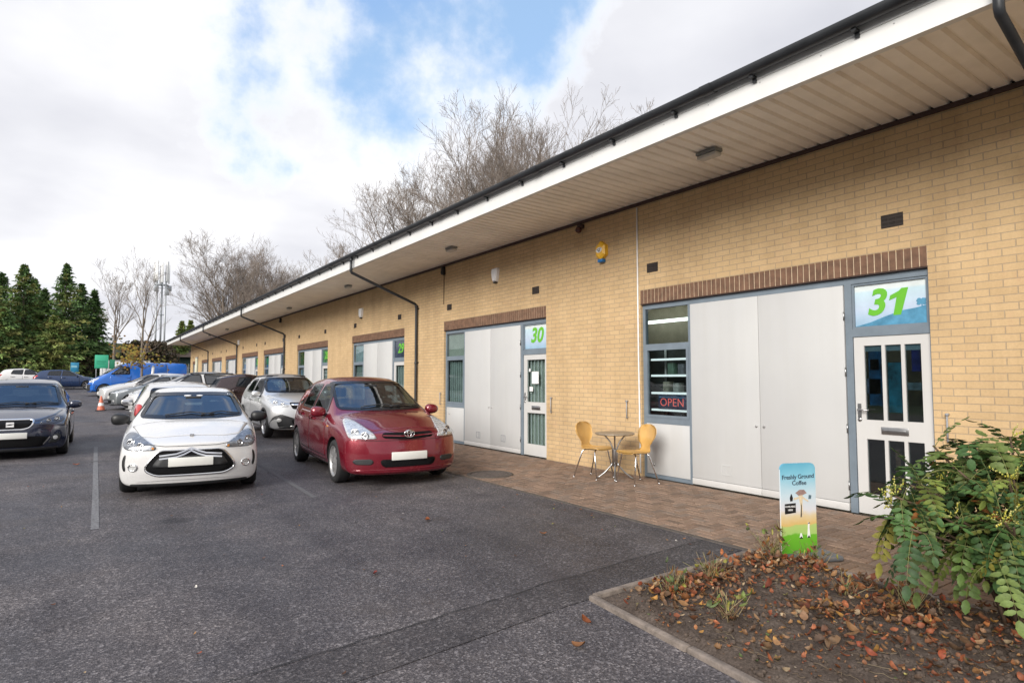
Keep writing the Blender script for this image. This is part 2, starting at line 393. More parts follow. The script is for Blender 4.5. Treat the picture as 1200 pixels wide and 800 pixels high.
# trench patch in front of the bed, with its cut edges
def strip(name, pts, wd, z, material):
    mb = MB(); L = []
    for i, p in enumerate(pts):
        a = Vector(pts[max(i - 1, 0)]); b = Vector(pts[min(i + 1, len(pts) - 1)])
        t = (b - a).normalized(); n = Vector((-t.y, t.x)); wv = wd if not callable(wd) else wd(i)
        q = Vector(p); L += [(*(q - n * wv), gz(p[1]) + z), (*(q + n * wv), gz(p[1]) + z)]
    mb.add(L, [(2 * i, 2 * i + 2, 2 * i + 3, 2 * i + 1) for i in range(len(pts) - 1)])
    return tag(mb.build(name, material), kind='structure')
M['crack'] = mat('crack', (.022, .021, .021), .9)
strip('asphalt_patch', [(-4.2, 2.62), (-1, 2.95), (1.1, 3.26), (2.7, 3.46), (4.84, 3.62)], .20, .004, M['patch'])
rr = random.Random(3)
def jl(a, b, n, j): return [(a[0] + (b[0] - a[0]) * i / n + rr.uniform(-j, j), a[1] + (b[1] - a[1]) * i / n + rr.uniform(-j, j)) for i in range(n + 1)]
cpts = jl((-4.2, 2.84), (1.1, 3.48), 26, .012) + jl((1.25, 3.50), (2.7, 3.67), 12, .012) + jl((2.8, 3.69), (4.84, 3.83), 14, .012)
strip('asphalt_crack', cpts, lambda i: .0028 + .0035 * abs(math.sin(i * 1.7)), .008, M['crack'])
# worn bay lines
for nm, pts in (('bay_line', [(.12, 7.6), (.15, 10), (.18, 13), (.22, 16.6)]), ('bay_line', [(-4.5, 14.2), (-2, 14.15), (.4, 13.7)]), ('bay_line', [(2.46, 8.0), (2.52, 10), (2.6, 12.4)]),
                ('bay_line', [(2.75, 16.2), (2.8, 21)])):
    strip(nm, pts, .035, .004, M['line'] if pts[0][0] == .12 else M['line_faint'])

# block paving, herringbone, every block a bevelled stone
M['block'] = mat_attr('paving_block', .85, bump=.5, bscale=120, nscale=35, nvar=.22, spec=.25)
M['joint'] = mat('paving_joint', (.055, .045, .036), .95, var=.3, scale=30)
def paving():
    mb = MB(); tints = []; r = random.Random(5)
    def block(x0, y0, x1, y1):
        x0 = max(x0, 4.93); x1 = min(x1, 7.19)
        if x1 - x0 < .03: return
        g = .0028; x0 += g; x1 -= g; y0 += g; y1 -= g
        z = r.uniform(-.0025, .0025) + gz(y0); e = .006
        t = [r.uniform(-.002, .002) for _ in range(4)]
        vs = [(x0, y0, z - .014), (x1, y0, z - .014), (x1, y1, z - .014), (x0, y1, z - .014),
              (x0 + e, y0 + e, z + t[0]), (x1 - e, y0 + e, z + t[1]), (x1 - e, y1 - e, z + t[2]), (x0 + e, y1 - e, z + t[3])]
        mb.add(vs, [(4, 5, 6, 7), (0, 1, 5, 4), (1, 2, 6, 5), (2, 3, 7, 6), (3, 0, 4, 7)])
        base = r.choice([(.230, .160, .116), (.245, .172, .128), (.20, .142, .106), (.26, .178, .130), (.215, .162, .128)])
        k = r.uniform(.82, 1.15); c = tuple(b * k for b in base); tints.extend([c] * 5)
    b = .1
    # herringbone on a .1 m grid: cells owned by (x+y)-phase
    nx, ny = 26, 330
    for j in range(-40, ny):
        for i in range(-2, nx):
            ph = (i - j) % 4
            x = 4.86 + i * b; y = j * b
            if ph == 0: block(x, y, x + 2 * b, y + b)
            elif ph == 3: block(x, y, x + b, y + 2 * b)
    return mb, tints
mb, tints = paving()
tag(mb.build('pavement', M['block'], tints=tints), kind='structure')
mbj = MB()
tag(sheet('paving_bed', [4.86, 7.3], [-12, -4, 0, 8, 15] + [17 + i * 1.5 for i in range(28)] + [58.7], -.011, M['joint']))
M['block_far'] = mat('paving_far', (.19, .125, .095), .85, var=.2, scale=14)
sheet('pavement', [4.93, 7.19], [33.2 + i * 1.5 for i in range(17)] + [58.7], 0, M['block_far'])
# flush edging stones
M['edging'] = mat('edging_concrete', (.24, .21, .18), .85, var=.25, scale=9, bump=.4)
M['edging_dark'] = mat('edging_dark', (.085, .072, .062), .85, var=.3, scale=9, bump=.4)
mb = MB()
y = 3.4
while y < 58:
    mb.bbox((4.862, y, gz(y) - .06), (4.926, y + .595, gz(y) + .006), .006); y += .6
tag(mb.build('edging_strip', M['edging_dark']), kind='structure')
# manhole
t = empty('manhole_cover', (5.33, 8.33, 0)); tag(t, 'round dark iron manhole cover set in the brick paving beside the red car', 'manhole cover')
mb = MB(); mb.lathe([(0.0, .010), (.29, .010), (.30, .006), (.30, -.01)], 32)
for k in range(-4, 5):
    for q in range(-4, 5):
        if k * k + q * q < 18: mb.box((k * .058 - .02, q * .058 - .02, .009), (k * .058 + .02, q * .058 + .02, .0145))
M['iron'] = mat('cast_iron', (.12, .10, .09), .7, .2, var=.3, scale=20)
mb.build('lid', M['iron'], t)
mb = MB(); mb.lathe([(.305, .008), (.305, .013), (.37, .012), (.375, -.01)], 32); mb.build('rim', M['edging_dark'], t)

# ------------------------------------------------------------------ the building
B = empty('commercial_unit_terrace', (D, 2.77, 0))
B.location = (0, 0, 0)
tag(B, 'long single storey buff brick terrace of numbered units with a deep white eaves canopy', 'building')
UN = [(31, 2.77, 6.835), (30, 9.276, 13.369), (29, 15.671, 19.747), (28, 22.245, 26.219), (27, 28.17, 32.16), (26, 33.41, 37.36), (25, 38.72, 42.37), (24, 43.7, 47.54), (23, 49.0, 52.2), (22, 53.96, 57.06)]
ZL = 2.70; ZT = 4.32; YE = 58.35; YN = -9.0
mb = MB()
y = YN
for n, a, b in UN:
    mb.box((D, y, -.1), (D + .11, a, ZT)); mb.box((D, a, ZL + .2), (D + .11, b, ZT)); y = b
mb.box((D, y, -.1), (D + .11, YE, ZT))
mb.build('wall', M['brick'], B)
mb = MB(); mb.box((D + .112, YE - .3, -.1), (D + 10, YE, ZT)); mb.box((D + .112, YN, -.1), (D + 10, YN + .3, ZT)); mb.box((D + 9.7, YN + .3, -.1), (D + 10, YE - .3, ZT))
mb.build('end_wall', M['brick_x'], B)
# soffit: trapezoidal sheet, ribs run from wall to fascia
XF = 5.44; ZF = 4.30
mb = MB(); prof = []
y = YN
P_ = .172
while y < YE + .1:
    prof += [(y, 0), (y + .118, 0), (y + .132, .036), (y + .158, .036)]; y += P_
zs = lambda x: 4.335 + (D - x) * .02
vs = []
for (yy, h) in prof: vs += [(XF + .012, yy, zs(XF) + h), (D + .02, yy, zs(D) + h)]
mb.add(vs, [(2 * i, 2 * i + 1, 2 * i + 3, 2 * i + 2) for i in range(len(prof) - 1)])
mb.build('soffit', M['soffit'], B)
mb = MB(); mb.box((D - .035, YN, 4.285), (D - .004, YE, 4.332)); mb.build('eaves_trim', M['trim'], B)
mb = MB(); mb.box((XF - .012, YN, ZF), (XF + .01, YE + .1, ZF + .205)); mb.box((XF - .02, YN, ZF + .208), (XF + .01, YE + .1, ZF + .33))
mb.box((XF + .011, YN, ZF), (XF + .06, YE + .1, ZF + .016)); mb.box((XF, YE + .1, ZF), (D, YE + .13, ZF + .3))
fas = mb.build('fascia', M['fascia'], B)
y = .4
while y < 16:
    mb = MB(); mb.lathe([(0, .004), (.006, .003), (.008, 0)], 6, mtx=Matrix.Translation((XF - .0125, y, ZF + .17)) @ Matrix.Rotation(R(-90), 4, 'Y')); y += .62
    mb.build('fixing_screw', M['steel'], fas)
mb = MB(); mb.add([(XF - .05, YN, ZF + .36), (XF - .05, YE + .12, ZF + .36), (D + 5, YE + .12, ZF + 1.6), (D + 5, YN, ZF + 1.6), (D + 10.4, YE + .12, ZF + .4), (D + 10.4, YN, ZF + .4),
    (XF - .05, YN, ZF + .333), (XF - .05, YE + .12, ZF + .333), (D + 10.4, YE + .12, ZF + .05), (D + 10.4, YN, ZF + .05)], [(0, 3, 2, 1), (3, 5, 4, 2), (0, 1, 7, 6), (1, 2, 4, 8, 7), (0, 6, 9, 5, 3), (4, 5, 9, 8)])
mb.build('roof', M['roof'], B)
# gutter: half-round, with union joints and brackets
mb = MB(); gx, gzc, gr = XF - .095, ZF + .31, .068
n = 10; ring = [(math.cos(math.pi + math.pi * k / n), math.sin(math.pi + math.pi * k / n)) for k in range(n + 1)]
def gut(mb, y0, y1, r):
    o = [(gx + c * r, y, gzc + s_ * r) for y in (y0, y1) for c, s_ in [(-1, .012 / r)] + ring + [(1, .012 / r)]]
    i_ = [(gx + c * (r - .006), y, gzc + s_ * (r - .006) + .004) for y in (y0, y1) for c, s_ in ring]
    m_ = n + 3
    mb.add(o, [(k, k + 1, m_ + k + 1, m_ + k) for k in range(m_ - 1)], 0, True)
    mb.add(i_, [(k + 1, k, n + 1 + k, n + 2 + k) for k in range(n)], 0, True)
gut(mb, YN, YE + .15, gr)
y = 1.0
while y < 58:
    gut(mb, y - .07, y + .07, gr + .009); y += 3.05
g = mb.build('gutter', M['gutter'], B)
y = .55
while y < 58:
    mb = MB(); mb.box((gx - .0, y - .02, gzc - gr - .022), (XF - .022, y + .02, gzc - gr + .0)); mb.box((XF - .034, y - .02, gzc - gr - .06), (XF - .021, y + .02, gzc - gr - .0225)); y += 1.0
    mb.build('bracket', M['gutter'], g)
# downpipes with swan necks
for y in (1.53, 14.81, 28.1, 38.57, 48.94):
    mb = MB(); px = D - .06; zb = 3.46
    mb.tube([(gx, y, gzc - gr + .01), (gx, y, ZF - .10), (gx + .02, y, ZF - .14), (px - .03, y, zb + .03), (px, y, zb - .03), (px, y, zb - .2), (px, y, .25 + gz(y)), (px - .02, y, .14 + gz(y)), (px - .10, y, .05 + gz(y))], .036, 12)
    for z in (gzc - gr - .10, zb - .06, 1.9, .5):
        cx = gx if z > 4 else px
        mb.lathe([(.036, z), (.043, z + .004), (.043, z + .06), (.036, z + .064)], 12, mtx=Matrix.Translation((cx, y, 0)))
    for z in (zb - .10, 1.93, .55): mb.box((px + .037, y - .055, z), (D - .001, y + .055, z + .03))
    mb.build('downpipe', M['gutter'], B)
# cable conduit and loose cable beside unit 31
mb = MB(); mb.tube([(D - .013, 6.875, 4.26), (D - .013, 6.875, 2.0), (D - .013, 6.862, .5), (D - .013, 6.862, .05)], .0125, 8); mb.build('conduit', M['white'], B)
mb = MB(); mb.tube([(D - .01, 13.37, 4.2), (D - .01, 13.38, 3.35)], .007, 6); mb.build('cable', M['black'], B)
for y in (7.13, 9.1, 2.64, 13.5):
    mb = MB(); mb.tube([(D - .035, y, .88), (D - .035, y, 1.16)], .009, 6); mb.tube([(D - .001, y, 1.16), (D - .05, y, 1.16)], .014, 8); mb.tube([(D - .001, y, .9), (D - .04, y, .9)], .009, 6)
    mb.build('door_hook', M['greyplastic'], B)
# air bricks
def air(y0, y1, z0, z1):
    mb = MB(); mb.box((D - .004, y0, z0), (D + .02, y1, z1))
    nx = max(2, int((y1 - y0) / .07))
    for i in range(nx):
        for j in range(3):
            a = y0 + (y1 - y0) * (i + .12) / nx; b = y0 + (y1 - y0) * (i + .88) / nx; c = z0 + (z1 - z0) * (j + .2) / 3; d_ = z0 + (z1 - z0) * (j + .75) / 3
            mb.box((D - .010, a, d_), (D - .0045, b, d_ + .008)); mb.box((D - .010, a, c - .008), (D - .0045, b, c))
    mb.build('air_brick', M['vent'], B)
for n, a, b in UN:
    k = (b - a) / 4.06
    air(a + .215 * k, a + .44 * k, 3.18, 3.325); air(b - .375 * k, b - .15 * k, 3.18, 3.325)

# entrances ------------------------------------------------------------
REC = .05
fx = D + REC       # frame face
M['film'] = None
def mat_film():
    m, nt, b, oc = newmat('fanlight_film')
    sp = nn(nt, 'ShaderNodeSeparateXYZ'); lk(nt, oc, sp.inputs[0])
    z = mathn(nt, 'SUBTRACT', sp.outputs[2], 2.08); 
    g1 = ramp(nt, mathn(nt, 'MULTIPLY', z, 1.9), [(.05, (.30, .47, .62)), (.45, (.50, .60, .74)), (.8, (.52, .68, .76)), (.86, (.66, .72, .72)), (1, (.62, .68, .68))])
    n = ramp(nt, noise(nt, oc, 7, 5), [(.3, (.92,) * 3), (.7, (1.05,) * 3)])
    lk(nt, mixc(nt, 1, g1.outputs[0], n.outputs[0], 'MULTIPLY'), b.inputs['Base Color'])
    b.inputs['Roughness'].default_value = .08
    return m
M['film'] = mat_film()
M['film_blue'] = mat('film_blue_hill', (.09, .27, .42), .2, var=.25, scale=9)
M['film_dark'] = mat('fanlight_dark', (.035, .05, .085), .1, var=.3, scale=5)
M['film_pale'] = mat('fanlight_pale', (.46, .56, .62), .15, var=.2, scale=6)
M['film_green'] = mat('fanlight_greenish', (.05, .16, .07), .15, var=.5, scale=6)
M['blind'] = mat('blind_grey', (.30, .36, .34), .6, var=.2, scale=4)
M['curtain'] = mat('curtain_pale', (.46, .48, .42), .7, var=.15)
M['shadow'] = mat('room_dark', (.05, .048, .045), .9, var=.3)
def unit(n, a, b, detail):
    k = (b - a) / 4.06; gy = gz((a + b) / 2) if a > 18 else 0
    def Y(o): return a + (o - 2.77) * k
    # lintel
    mb = MB(); nb = 54
    bw_ = (b - a) / nb
    mb.box((D + .002, a, ZL + .003), (D + .109, b, ZL + .199), 1)
    for i in range(nb):
        j = rnd.uniform(-.001, .001)
        mb.box((D - .003 + j, a + i * bw_ + .0055 + j, ZL), (D + .05, a + (i + 1) * bw_ - .0055 + j, ZL + .2155))
    mb.build('lintel', [M['soldier'], M['mortar']], B)
    mb = MB(); mb.box((D + .004, a, ZL - .012), (D + .109, b, ZL - .001)); mb.build('lintel_angle', M['trim'], B)
    # frame members as one fixed frame
    zt = ZL - .013
    FW = .055
    mb = MB()
    yd0, yd1, yp0, yp1, yw1 = Y(2.775), Y(3.585), Y(3.675), Y(5.89), Y(6.83)
    mb.box((fx, yd0, zt - .075), (fx + .07, b, zt))                                   # head
    mb.box((fx, yd0, 0), (fx + .07, yd0 + .02, zt - .075))
    mb.box((fx, yd1, 0), (fx + .07, yp0 - .012, zt - .075))                                  # post between door and panel
    mb.box((fx, yp1 + .004, 0), (fx + .07, yp1 + .05, zt - .075))
    mb.box((fx, yw1 - .05, 0), (fx + .07, yw1, zt - .075))
    mb.box((fx, yd0 + .02, 2.0), (fx + .07, yd1, 2.09))                               # transom bar over door
    for z0, z1 in ((2.0, 2.06), (.835, .925), (0, .055)): mb.box((fx, yp1 + .05, z0), (fx + .07, yw1 - .05, z1))
    mb.build('entrance_frame', M['frame'], B)
    # fanlight over door
    fl = MB(); fl.box((fx + .035, yd0 + .02, 2.09), (fx + .045, yd1, zt - .075))
    film = M['film'] if n in (31, 30) else {29: M['film_dark'], 28: M['film_green'], 27: M['film_dark'], 26: M['film_green']}.get(n, M['film_pale'])
    f = fl.build('fanlight', film, B)
    mb = MB()
    for (p0, p1, q0, q1) in ((yd0 + .021, yd1 - .001, 2.091, 2.115), (yd0 + .021, yd1 - .001, zt - .10, zt - .076), (yd0 + .021, yd0 + .045, 2.115, zt - .10), (yd1 - .025, yd1 - .001, 2.115, zt - .10)):
        mb.box((fx + .012, p0, q0), (fx + .034, p1, q1))
    mb.build('glazing_bead', M['frame'], f)
    if n == 31:
        text_mesh('number', '3', .40, M['green'], f, WALLM(fx + .032, yd0 + .56, (2.12 + zt - .10) / 2 + .012), .002, .012, .22)
        mb = MB(); mb.prism([(-.030, -.146), (.048, -.146), (.128, .146), (.062, .146), (.035, .118), (-.055, .075), (-.068, .022), (.010, .052)], .004, WALLM(fx + .034, yd0 + .35, (2.12 + zt - .10) / 2 + .012)); mb.build('number', M['green'], f)
    else: text_mesh('number', str(n), .40 if n > 29 else .36, M['green'], f, WALLM(fx + .032, (yd0 + yd1) / 2 + (.03 if n == 31 else 0), (2.12 + zt - .10) / 2 + .012), .002, .012, .22 if n < 32 else 0)
    if n == 31:
        mb = MB(); hill = [(-.39, 0), (.36, 0), (.36, .19), (.25, .165), (.12, .15), (-.05, .10), (-.22, .04)]
        mb.prism(hill, .003, WALLM(fx + .0345, (yd0 + yd1) / 2, 2.117)); 
        for q in range(16):
            th = rnd.uniform(0, 6.28); rr_ = rnd.uniform(.0, .05)
            pts = [(.31 + rr_ * math.cos(th) + .022 * math.cos(u * 1.05), .235 + .7 * rr_ * math.sin(th) + .018 * math.sin(u * 1.05)) for u in range(6)]
            mb.prism(pts, .002 + q * .00015, WALLM(fx + .0345, (yd0 + yd1) / 2, 2.117))
        mb.prism([(.305, .17), (.317, .17), (.316, .24), (.306, .24)], .0018, WALLM(fx + .0345, (yd0 + yd1) / 2, 2.117))
        mb.build('hill_graphic', M['film_blue'], f)
    # door leaf
    l0, l1 = yd0 + .024, yd1 - .006; zt_ = 1.995; W_ = l1 - l0
    def L(u): return l1 - u * W_              # u: 0 at left (high Y) .. 1 right
    dx0, dx1 = fx + .012, fx + .055
    us = [.14, .38, .425, .635, .68, .885] if n == 31 else [.14, .885]
    zz = [(.235, .845), (1.06, 1.895)]
    mb = MB()
    mb.box((dx0, l0, .012), (dx1, L(us[-1]), zt_)); mb.box((dx0, L(us[0]), .012), (dx1, l1, zt_))
    for z0, z1 in ((.012, zz[0][0]), (zz[0][1], zz[1][0]), (zz[1][1], zt_)): mb.box((dx0, L(us[-1]), z0), (dx1, L(us[0]), z1))
    for i in range(1, len(us) - 1, 2):
        for z0, z1 in zz: mb.box((dx0, L(us[i + 1]), z0), (dx1, L(us[i]), z1))
    dr = mb.build('door', M['doorwhite'], B)
    for i in range(0, len(us), 2):
        for z0, z1 in zz:
            mb = MB(); mb.box((dx0 + .018, L(us[i + 1]), z0), (dx0 + .024, L(us[i]), z1)); mb.build('pane', M['glass_dark'] if n == 31 else M['glass'], dr)
    mb = MB(); hy = L(.055)
    mb.box((dx0 - .006, hy - .02, 1.08), (dx0 - .0005, hy + .02, 1.24)); mb.tube([(dx0 - .005, hy, 1.17), (dx0 - .05, hy, 1.17), (dx0 - .055, hy - .02, 1.17), (dx0 - .055, hy - .12, 1.17)], .010, 8); mb.lathe([(0, .012), (.022, .010), (.024, 0)], 12, mtx=Matrix.Translation((dx0, hy, 1.06)) @ Matrix.Rotation(R(-90), 4, 'Y'))
    mb.build('handle', M['steel'], dr)
    mb = MB(); mb.bbox((dx0 - .012, L(.70), .91), (dx0 - .0005, L(.345), .99), .004); mb.bbox((dx0 - .018, L(.67), .935), (dx0 - .0125, L(.375), .965), .002); mb.build('letterbox', M['steel'], dr)
    if n != 31:    # bars behind the glass
        mb = MB()
        for i in range(5):
            yy_ = L(us[0]) - (L(us[0]) - L(us[-1])) * (i + .5) / 5
            mb.box((dx0 + .055, yy_ - .008, .2), (dx0 + .067, yy_ + .008, 1.92))
        mb.build('security_bars', M['white'], dr)
        mb = MB(); mb.box((dx0 + .012, L(.60), 1.42), (dx0 + .017, L(.32), 1.66)); mb.box((dx0 + .012, L(.36), 1.27), (dx0 + .017, L(.22), 1.36)); mb.box((dx0 + .012, L(.26), 1.66), (dx0 + .017, L(.20), 1.72))
        if n == 30: mb.build('notice', M['white'], dr)
        mb = MB(); mb.box((dx0 + .10, l0, .05), (dx0 + .12, l1, 1.98)); mb.build('door_curtain', M['curtain'] if n == 30 else M['blind'], dr)
    else:
        for c_, q in (((.02, .10, .22), (.18, .36, 1.22, 1.84)), ((.03, .22, .32), (.44, .62, 1.15, 1.70)), ((.22, .26, .40), (.15, .34, 1.35, 1.52)), ((.28, .03, .03), (.20, .32, 1.62, 1.74)), ((.20, .26, .30), (.69, .87, 1.40, 1.48)), ((.02, .03, .20), (.75, .86, 1.60, 1.85)), ((.30, .16, .10), (.50, .56, .3, .75))):
            mb = MB(); mb.box((dx0 + .03, L(q[1]), q[2]), (dx0 + .034, L(q[0]), q[3])); mb.build('poster', mat('poster_tint', c_, .4, var=.7, scale=9), dr)
        mb = MB()
        for i in range(0, 6, 2): mb.box((dx0 + .026, L(us[i + 1]), 1.83), (dx0 + .029, L(us[i]), 1.893))
        mb.build('window_strip', M['film_pale'], dr)
    # two tall white shutter panels
    ym = Y(4.785)
    for p0, p1, nm in ((yp0, ym - .0035, 0), (ym + .0035, yp1, 1)):
        mb = MB(); mb.bbox((fx - .012, p0, .105 + gy), (fx + .03, p1, zt - .078), .003); pd = mb.build('shutter_panel', M['panel'], B)
        mb = MB(); mb.bbox((fx - .019, p0, .012 + gy), (fx + .03, p1, .10 + gy), .004); mb.build('kick_board', M['doorwhite'], pd)
        if detail:
            s_ = 1 if nm else -1
            mb = MB(); mb.lathe([(0, .02), (.012, .018), (.016, 0)], 10, mtx=Matrix.Translation((fx - .012, ym + s_ * .055, .90)) @ Matrix.Rotation(R(-90), 4, 'Y')); mb.build('knob', M['steel'], pd)
            if n == 30 or nm:
                vy = ym + s_ * (.53 if n == 31 else .5); mb = MB()
                for q0, q1, z0, z1 in ((0, .16, 0, .012), (0, .16, .128, .14), (0, .012, .012, .128), (.148, .16, .012, .128), (.075, .085, .012, .128)): mb.box((fx - .018, vy - .08 + q0, .20 + z0), (fx - .0125, vy - .08 + q1, .20 + z1))
                mb.build('vent_plate', M['panel'] if n == 31 else M['greyplastic'], pd)
            if nm == 0:
                for z in (.25, .9, 1.55, 2.2): mb = MB(); mb.tube([(fx - .014, p0 - .004, z), (fx - .014, p0 - .004, z + .10)], .008, 6); mb.build('hinge', M['steel'], pd)
    # window beside the panels
    w0, w1 = yp1 + .05, yw1 - .05
    mb = MB()
    for p0, p1, q0, q1 in ((w0, w1, .926, .965), (w0, w1, 1.96, 1.999), (w0, w0 + .04, .965, 1.96), (w1 - .04, w1, .965, 1.96)): mb.box((fx - .008, p0, q0), (fx + .045, p1, q1))
    wn = mb.build('window', M['frame'], B)
    mb = MB(); mb.box((fx + .02, w0 + .04, .965), (fx + .026, w1 - .04, 1.96)); mb.build('pane', M['glass'], wn)
    mb = MB(); mb.box((fx + .02, w0, 2.06), (fx + .026, w1, zt - .076)); mb.build('top_pane', M['glass'], wn)
    if n != 31:
        mb = MB(); nsl = 9
        for i in range(nsl):
            y0 = w0 + (w1 - w0) * i / nsl; mb.box((fx + .09, y0 + .006, .93), (fx + .10, y0 + (w1 - w0) / nsl * .8, 2.0))
        mb.build('blind', M['blind'], wn)
        mb = MB(); mb.box((fx + .07, w0, 2.06), (fx + .075, w1, zt - .08)); mb.build('screen', M['curtain'] if n == 30 else M['film_green'] if n in (28, 27) else M['film_pale'], wn)
    mb = MB(); mb.bbox((fx + .004, w0 + .002, .058), (fx + .03, w1 - .002, .832), .003); ip = mb.build('infill_panel', M['panel'], B)
    if detail:
        for z in (.68, .20):
            mb = MB(); mb.lathe([(0, .012), (.012, .011), (.022, .003), (.022, 0)], 12, mtx=Matrix.Translation((fx + .004, w1 - .14, z)) @ Matrix.Rotation(R(-90), 4, 'Y'))
            mb.build('bolt', M['steel'], ip)
    # the room behind
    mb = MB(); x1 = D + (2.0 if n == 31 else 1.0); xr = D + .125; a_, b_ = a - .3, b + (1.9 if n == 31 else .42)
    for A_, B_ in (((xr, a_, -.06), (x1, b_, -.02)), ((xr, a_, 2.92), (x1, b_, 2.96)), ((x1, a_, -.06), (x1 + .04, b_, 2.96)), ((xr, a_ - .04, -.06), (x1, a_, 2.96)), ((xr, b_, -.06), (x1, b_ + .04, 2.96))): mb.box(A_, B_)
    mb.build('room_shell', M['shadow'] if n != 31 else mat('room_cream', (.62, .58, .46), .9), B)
    mb = MB(); mb.box((fx + .0705, yp0, 0), (fx + .09, yp1, zt)); mb.build('panel_backing', M['black'], B)
    return w0, w1
for n, a, b in UN:
    w_ = unit(n, a, b, n in (31, 30))
    if n == 31: W31 = w_
# shelves behind the window of 31, what stands on them, the OPEN sign
SH = empty('display_shelf', (fx + .2, W31[0], 0)); SH.location = (0, 0, 0)
tag(SH, 'white shelves behind the window glass of unit 31', 'shelf')
EDGE_GLOW, nt_, b_, _ = newmat('shelf_edge_glow'); b_.inputs['Emission Color'].default_value = (.93, .97, 1, 1); b_.inputs['Emission Strength'].default_value = .6  # glow added so the shelf fronts read bright white, no known lamp
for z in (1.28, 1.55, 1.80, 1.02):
    mb = MB(); mb.bbox((fx + .10, W31[0] + .03, z), (fx + .40, W31[1] - .03, z + .035), .003); sb_ = mb.build('shelf_board', M['white'], SH); mb = MB(); mb.box((fx + .088, W31[0] + .03, z + .003), (fx + .099, W31[1] - .03, z + .032)); mb.build('added_glow_strip', EDGE_GLOW, sb_)
for yy_ in (W31[0] + .03, W31[1] - .05):
    mb = MB(); mb.box((fx + .405, yy_, .6), (fx + .43, yy_ + .02, 2.0)); mb.build('upright', M['white'], SH)
mb = MB(); mb.box((fx + .5, W31[0], .6), (fx + .52, W31[1] + .5, 2.03)); mb.build('back_board', mat('shelf_back', (.05, .055, .055), .6, var=.5, scale=5), SH)
gds = [((.32, .11, .03), 'jar', 1.055), ((.22, .20, .16), 'box', 1.315), ((.10, .16, .12), 'box', 1.585), ((.25, .25, .24), 'box', 1.315), ((.12, .12, .14), 'box', 1.585), ((.30, .08, .06), 'jar', 1.055)]
for q, (c_, kind, z) in enumerate(gds):
    yy_ = W31[1] - .12 - .10 * (q % 6) - .03; mb = MB()
    if kind == 'jar': mb.lathe([(0, z), (.05, z), (.055, z + .02), (.055, z + .10), (.035, z + .13), (.035, z + .15), (0, z + .15)], 14, mtx=Matrix.Translation((fx + .22, yy_, 0)))
    else: mb.bbox((fx + .17, yy_ - .055, z), (fx + .30, yy_ + .055, z + .14 + .02 * (q % 3)), .004)
    lab = ['orange pot nearest the left end of the bottom shelf in the shop window', 'pale box on the shelf above the OPEN sign', 'dark green box on the second shelf from the top', 'light grey box on the shelf above the OPEN sign', 'charcoal box on the second shelf from the top', 'red pot at the right end of the bottom window shelf'][q]
    tag(mb.build('shelf_' + kind, mat('goods_tint', c_, .5, var=.4, scale=20)), lab, kind, 'goods on the window shelves')
OS = empty('open_sign', (fx + .055, W31[0] + .36, 1.17)); tag(OS, 'dark blue sign reading OPEN in red letters behind the window glass', 'sign')
oy = (W31[0] + W31[1]) / 2 - .05
OS.location = (0, 0, 0)
mb = MB(); mb.bbox((fx + .055, oy - .27, 1.06), (fx + .075, oy + .27, 1.275), .004); mb.build('board', mat('sign_navy', (.012, .03, .075), .3), OS)
m, nt_, b_, _ = newmat('neon_red'); b_.inputs['Base Color'].default_value = (.8, .12, .10, 1); b_.inputs['Emission Color'].default_value = (1, .16, .12, 1); b_.inputs['Emission Strength'].default_value = .45
text_mesh('lettering', 'OPEN', .175, m, OS, WALLM(fx + .053, oy, 1.155), .002, -.002, 0, 1.05)
mb = MB(); mb.box((fx + .050, oy - .25, 1.235), (fx + .054, oy + .25, 1.24)); mb.build('border_tube', mat('neon_blue', (.2, .4, .7), .3), OS)
# ceiling tube inside, seen in the upper pane
TL = MB(); TL.tube([(D + 1.7, 6.6, 2.60), (D + 1.7, 8.5, 2.60)], .03, 8); TL.tube([(D + 1.7, 3.0, 2.75), (D + 1.7, 4.6, 2.75)], .03, 8); m, nt_, b_, _ = newmat('tube_light'); b_.inputs['Emission Color'].default_value = (1, .98, .92, 1); b_.inputs['Emission Strength'].default_value = 3.5
tag(TL.build('tube_light', m), 'lit strip lights high on the back wall inside unit 31', 'light')
mb = MB(); mb.box((D + .9, 2.9, .0), (D + 1.4, 4.4, .9)); mb.box((D + .87, 2.85, .9), (D + 1.55, 4.45, .94)); tag(mb.build('shop_counter', mat('counter_dark', (.10, .09, .08), .5)), 'dark counter behind the glazed door of unit 31', 'counter')

# fittings fixed under the eaves and on the wall
M['lampshell'] = mat('lamp_grey', (.22, .23, .22), .5); M['diffuser'] = mat('lamp_diffuser', (.55, .53, .49), .35, var=.06)
for (x, y), lab in zip(((6.276, 4.77), (6.383, 11.54), (6.448, 18.09), (6.55, 25.1), (6.5, 31.5), (6.5, 38.0), (6.5, 44.0)), ('nearest bulkhead light under the eaves, above unit 31', 'bulkhead light under the eaves above unit 30', 'bulkhead light under the eaves left of the first downpipe', 'fourth bulkhead light along the eaves', 'fifth bulkhead light along the eaves', 'sixth bulkhead light along the eaves, far down the terrace', 'farthest bulkhead light under the eaves')):
    t = empty('bulkhead_light', (x, y, zs(x) - .002)); tag(t, lab, 'light', 'lights under the eaves')
    mb = MB(); mb.bbox((-.075, -.15, -.045), (.075, .15, 0), .012); mb.build('base', M['lampshell'], t)
    mb = MB(); mb.bbox((-.068, -.142, -.095), (.068, .142, -.0455), .022, seg=3); mb.build('diffuser', M['diffuser'], t)
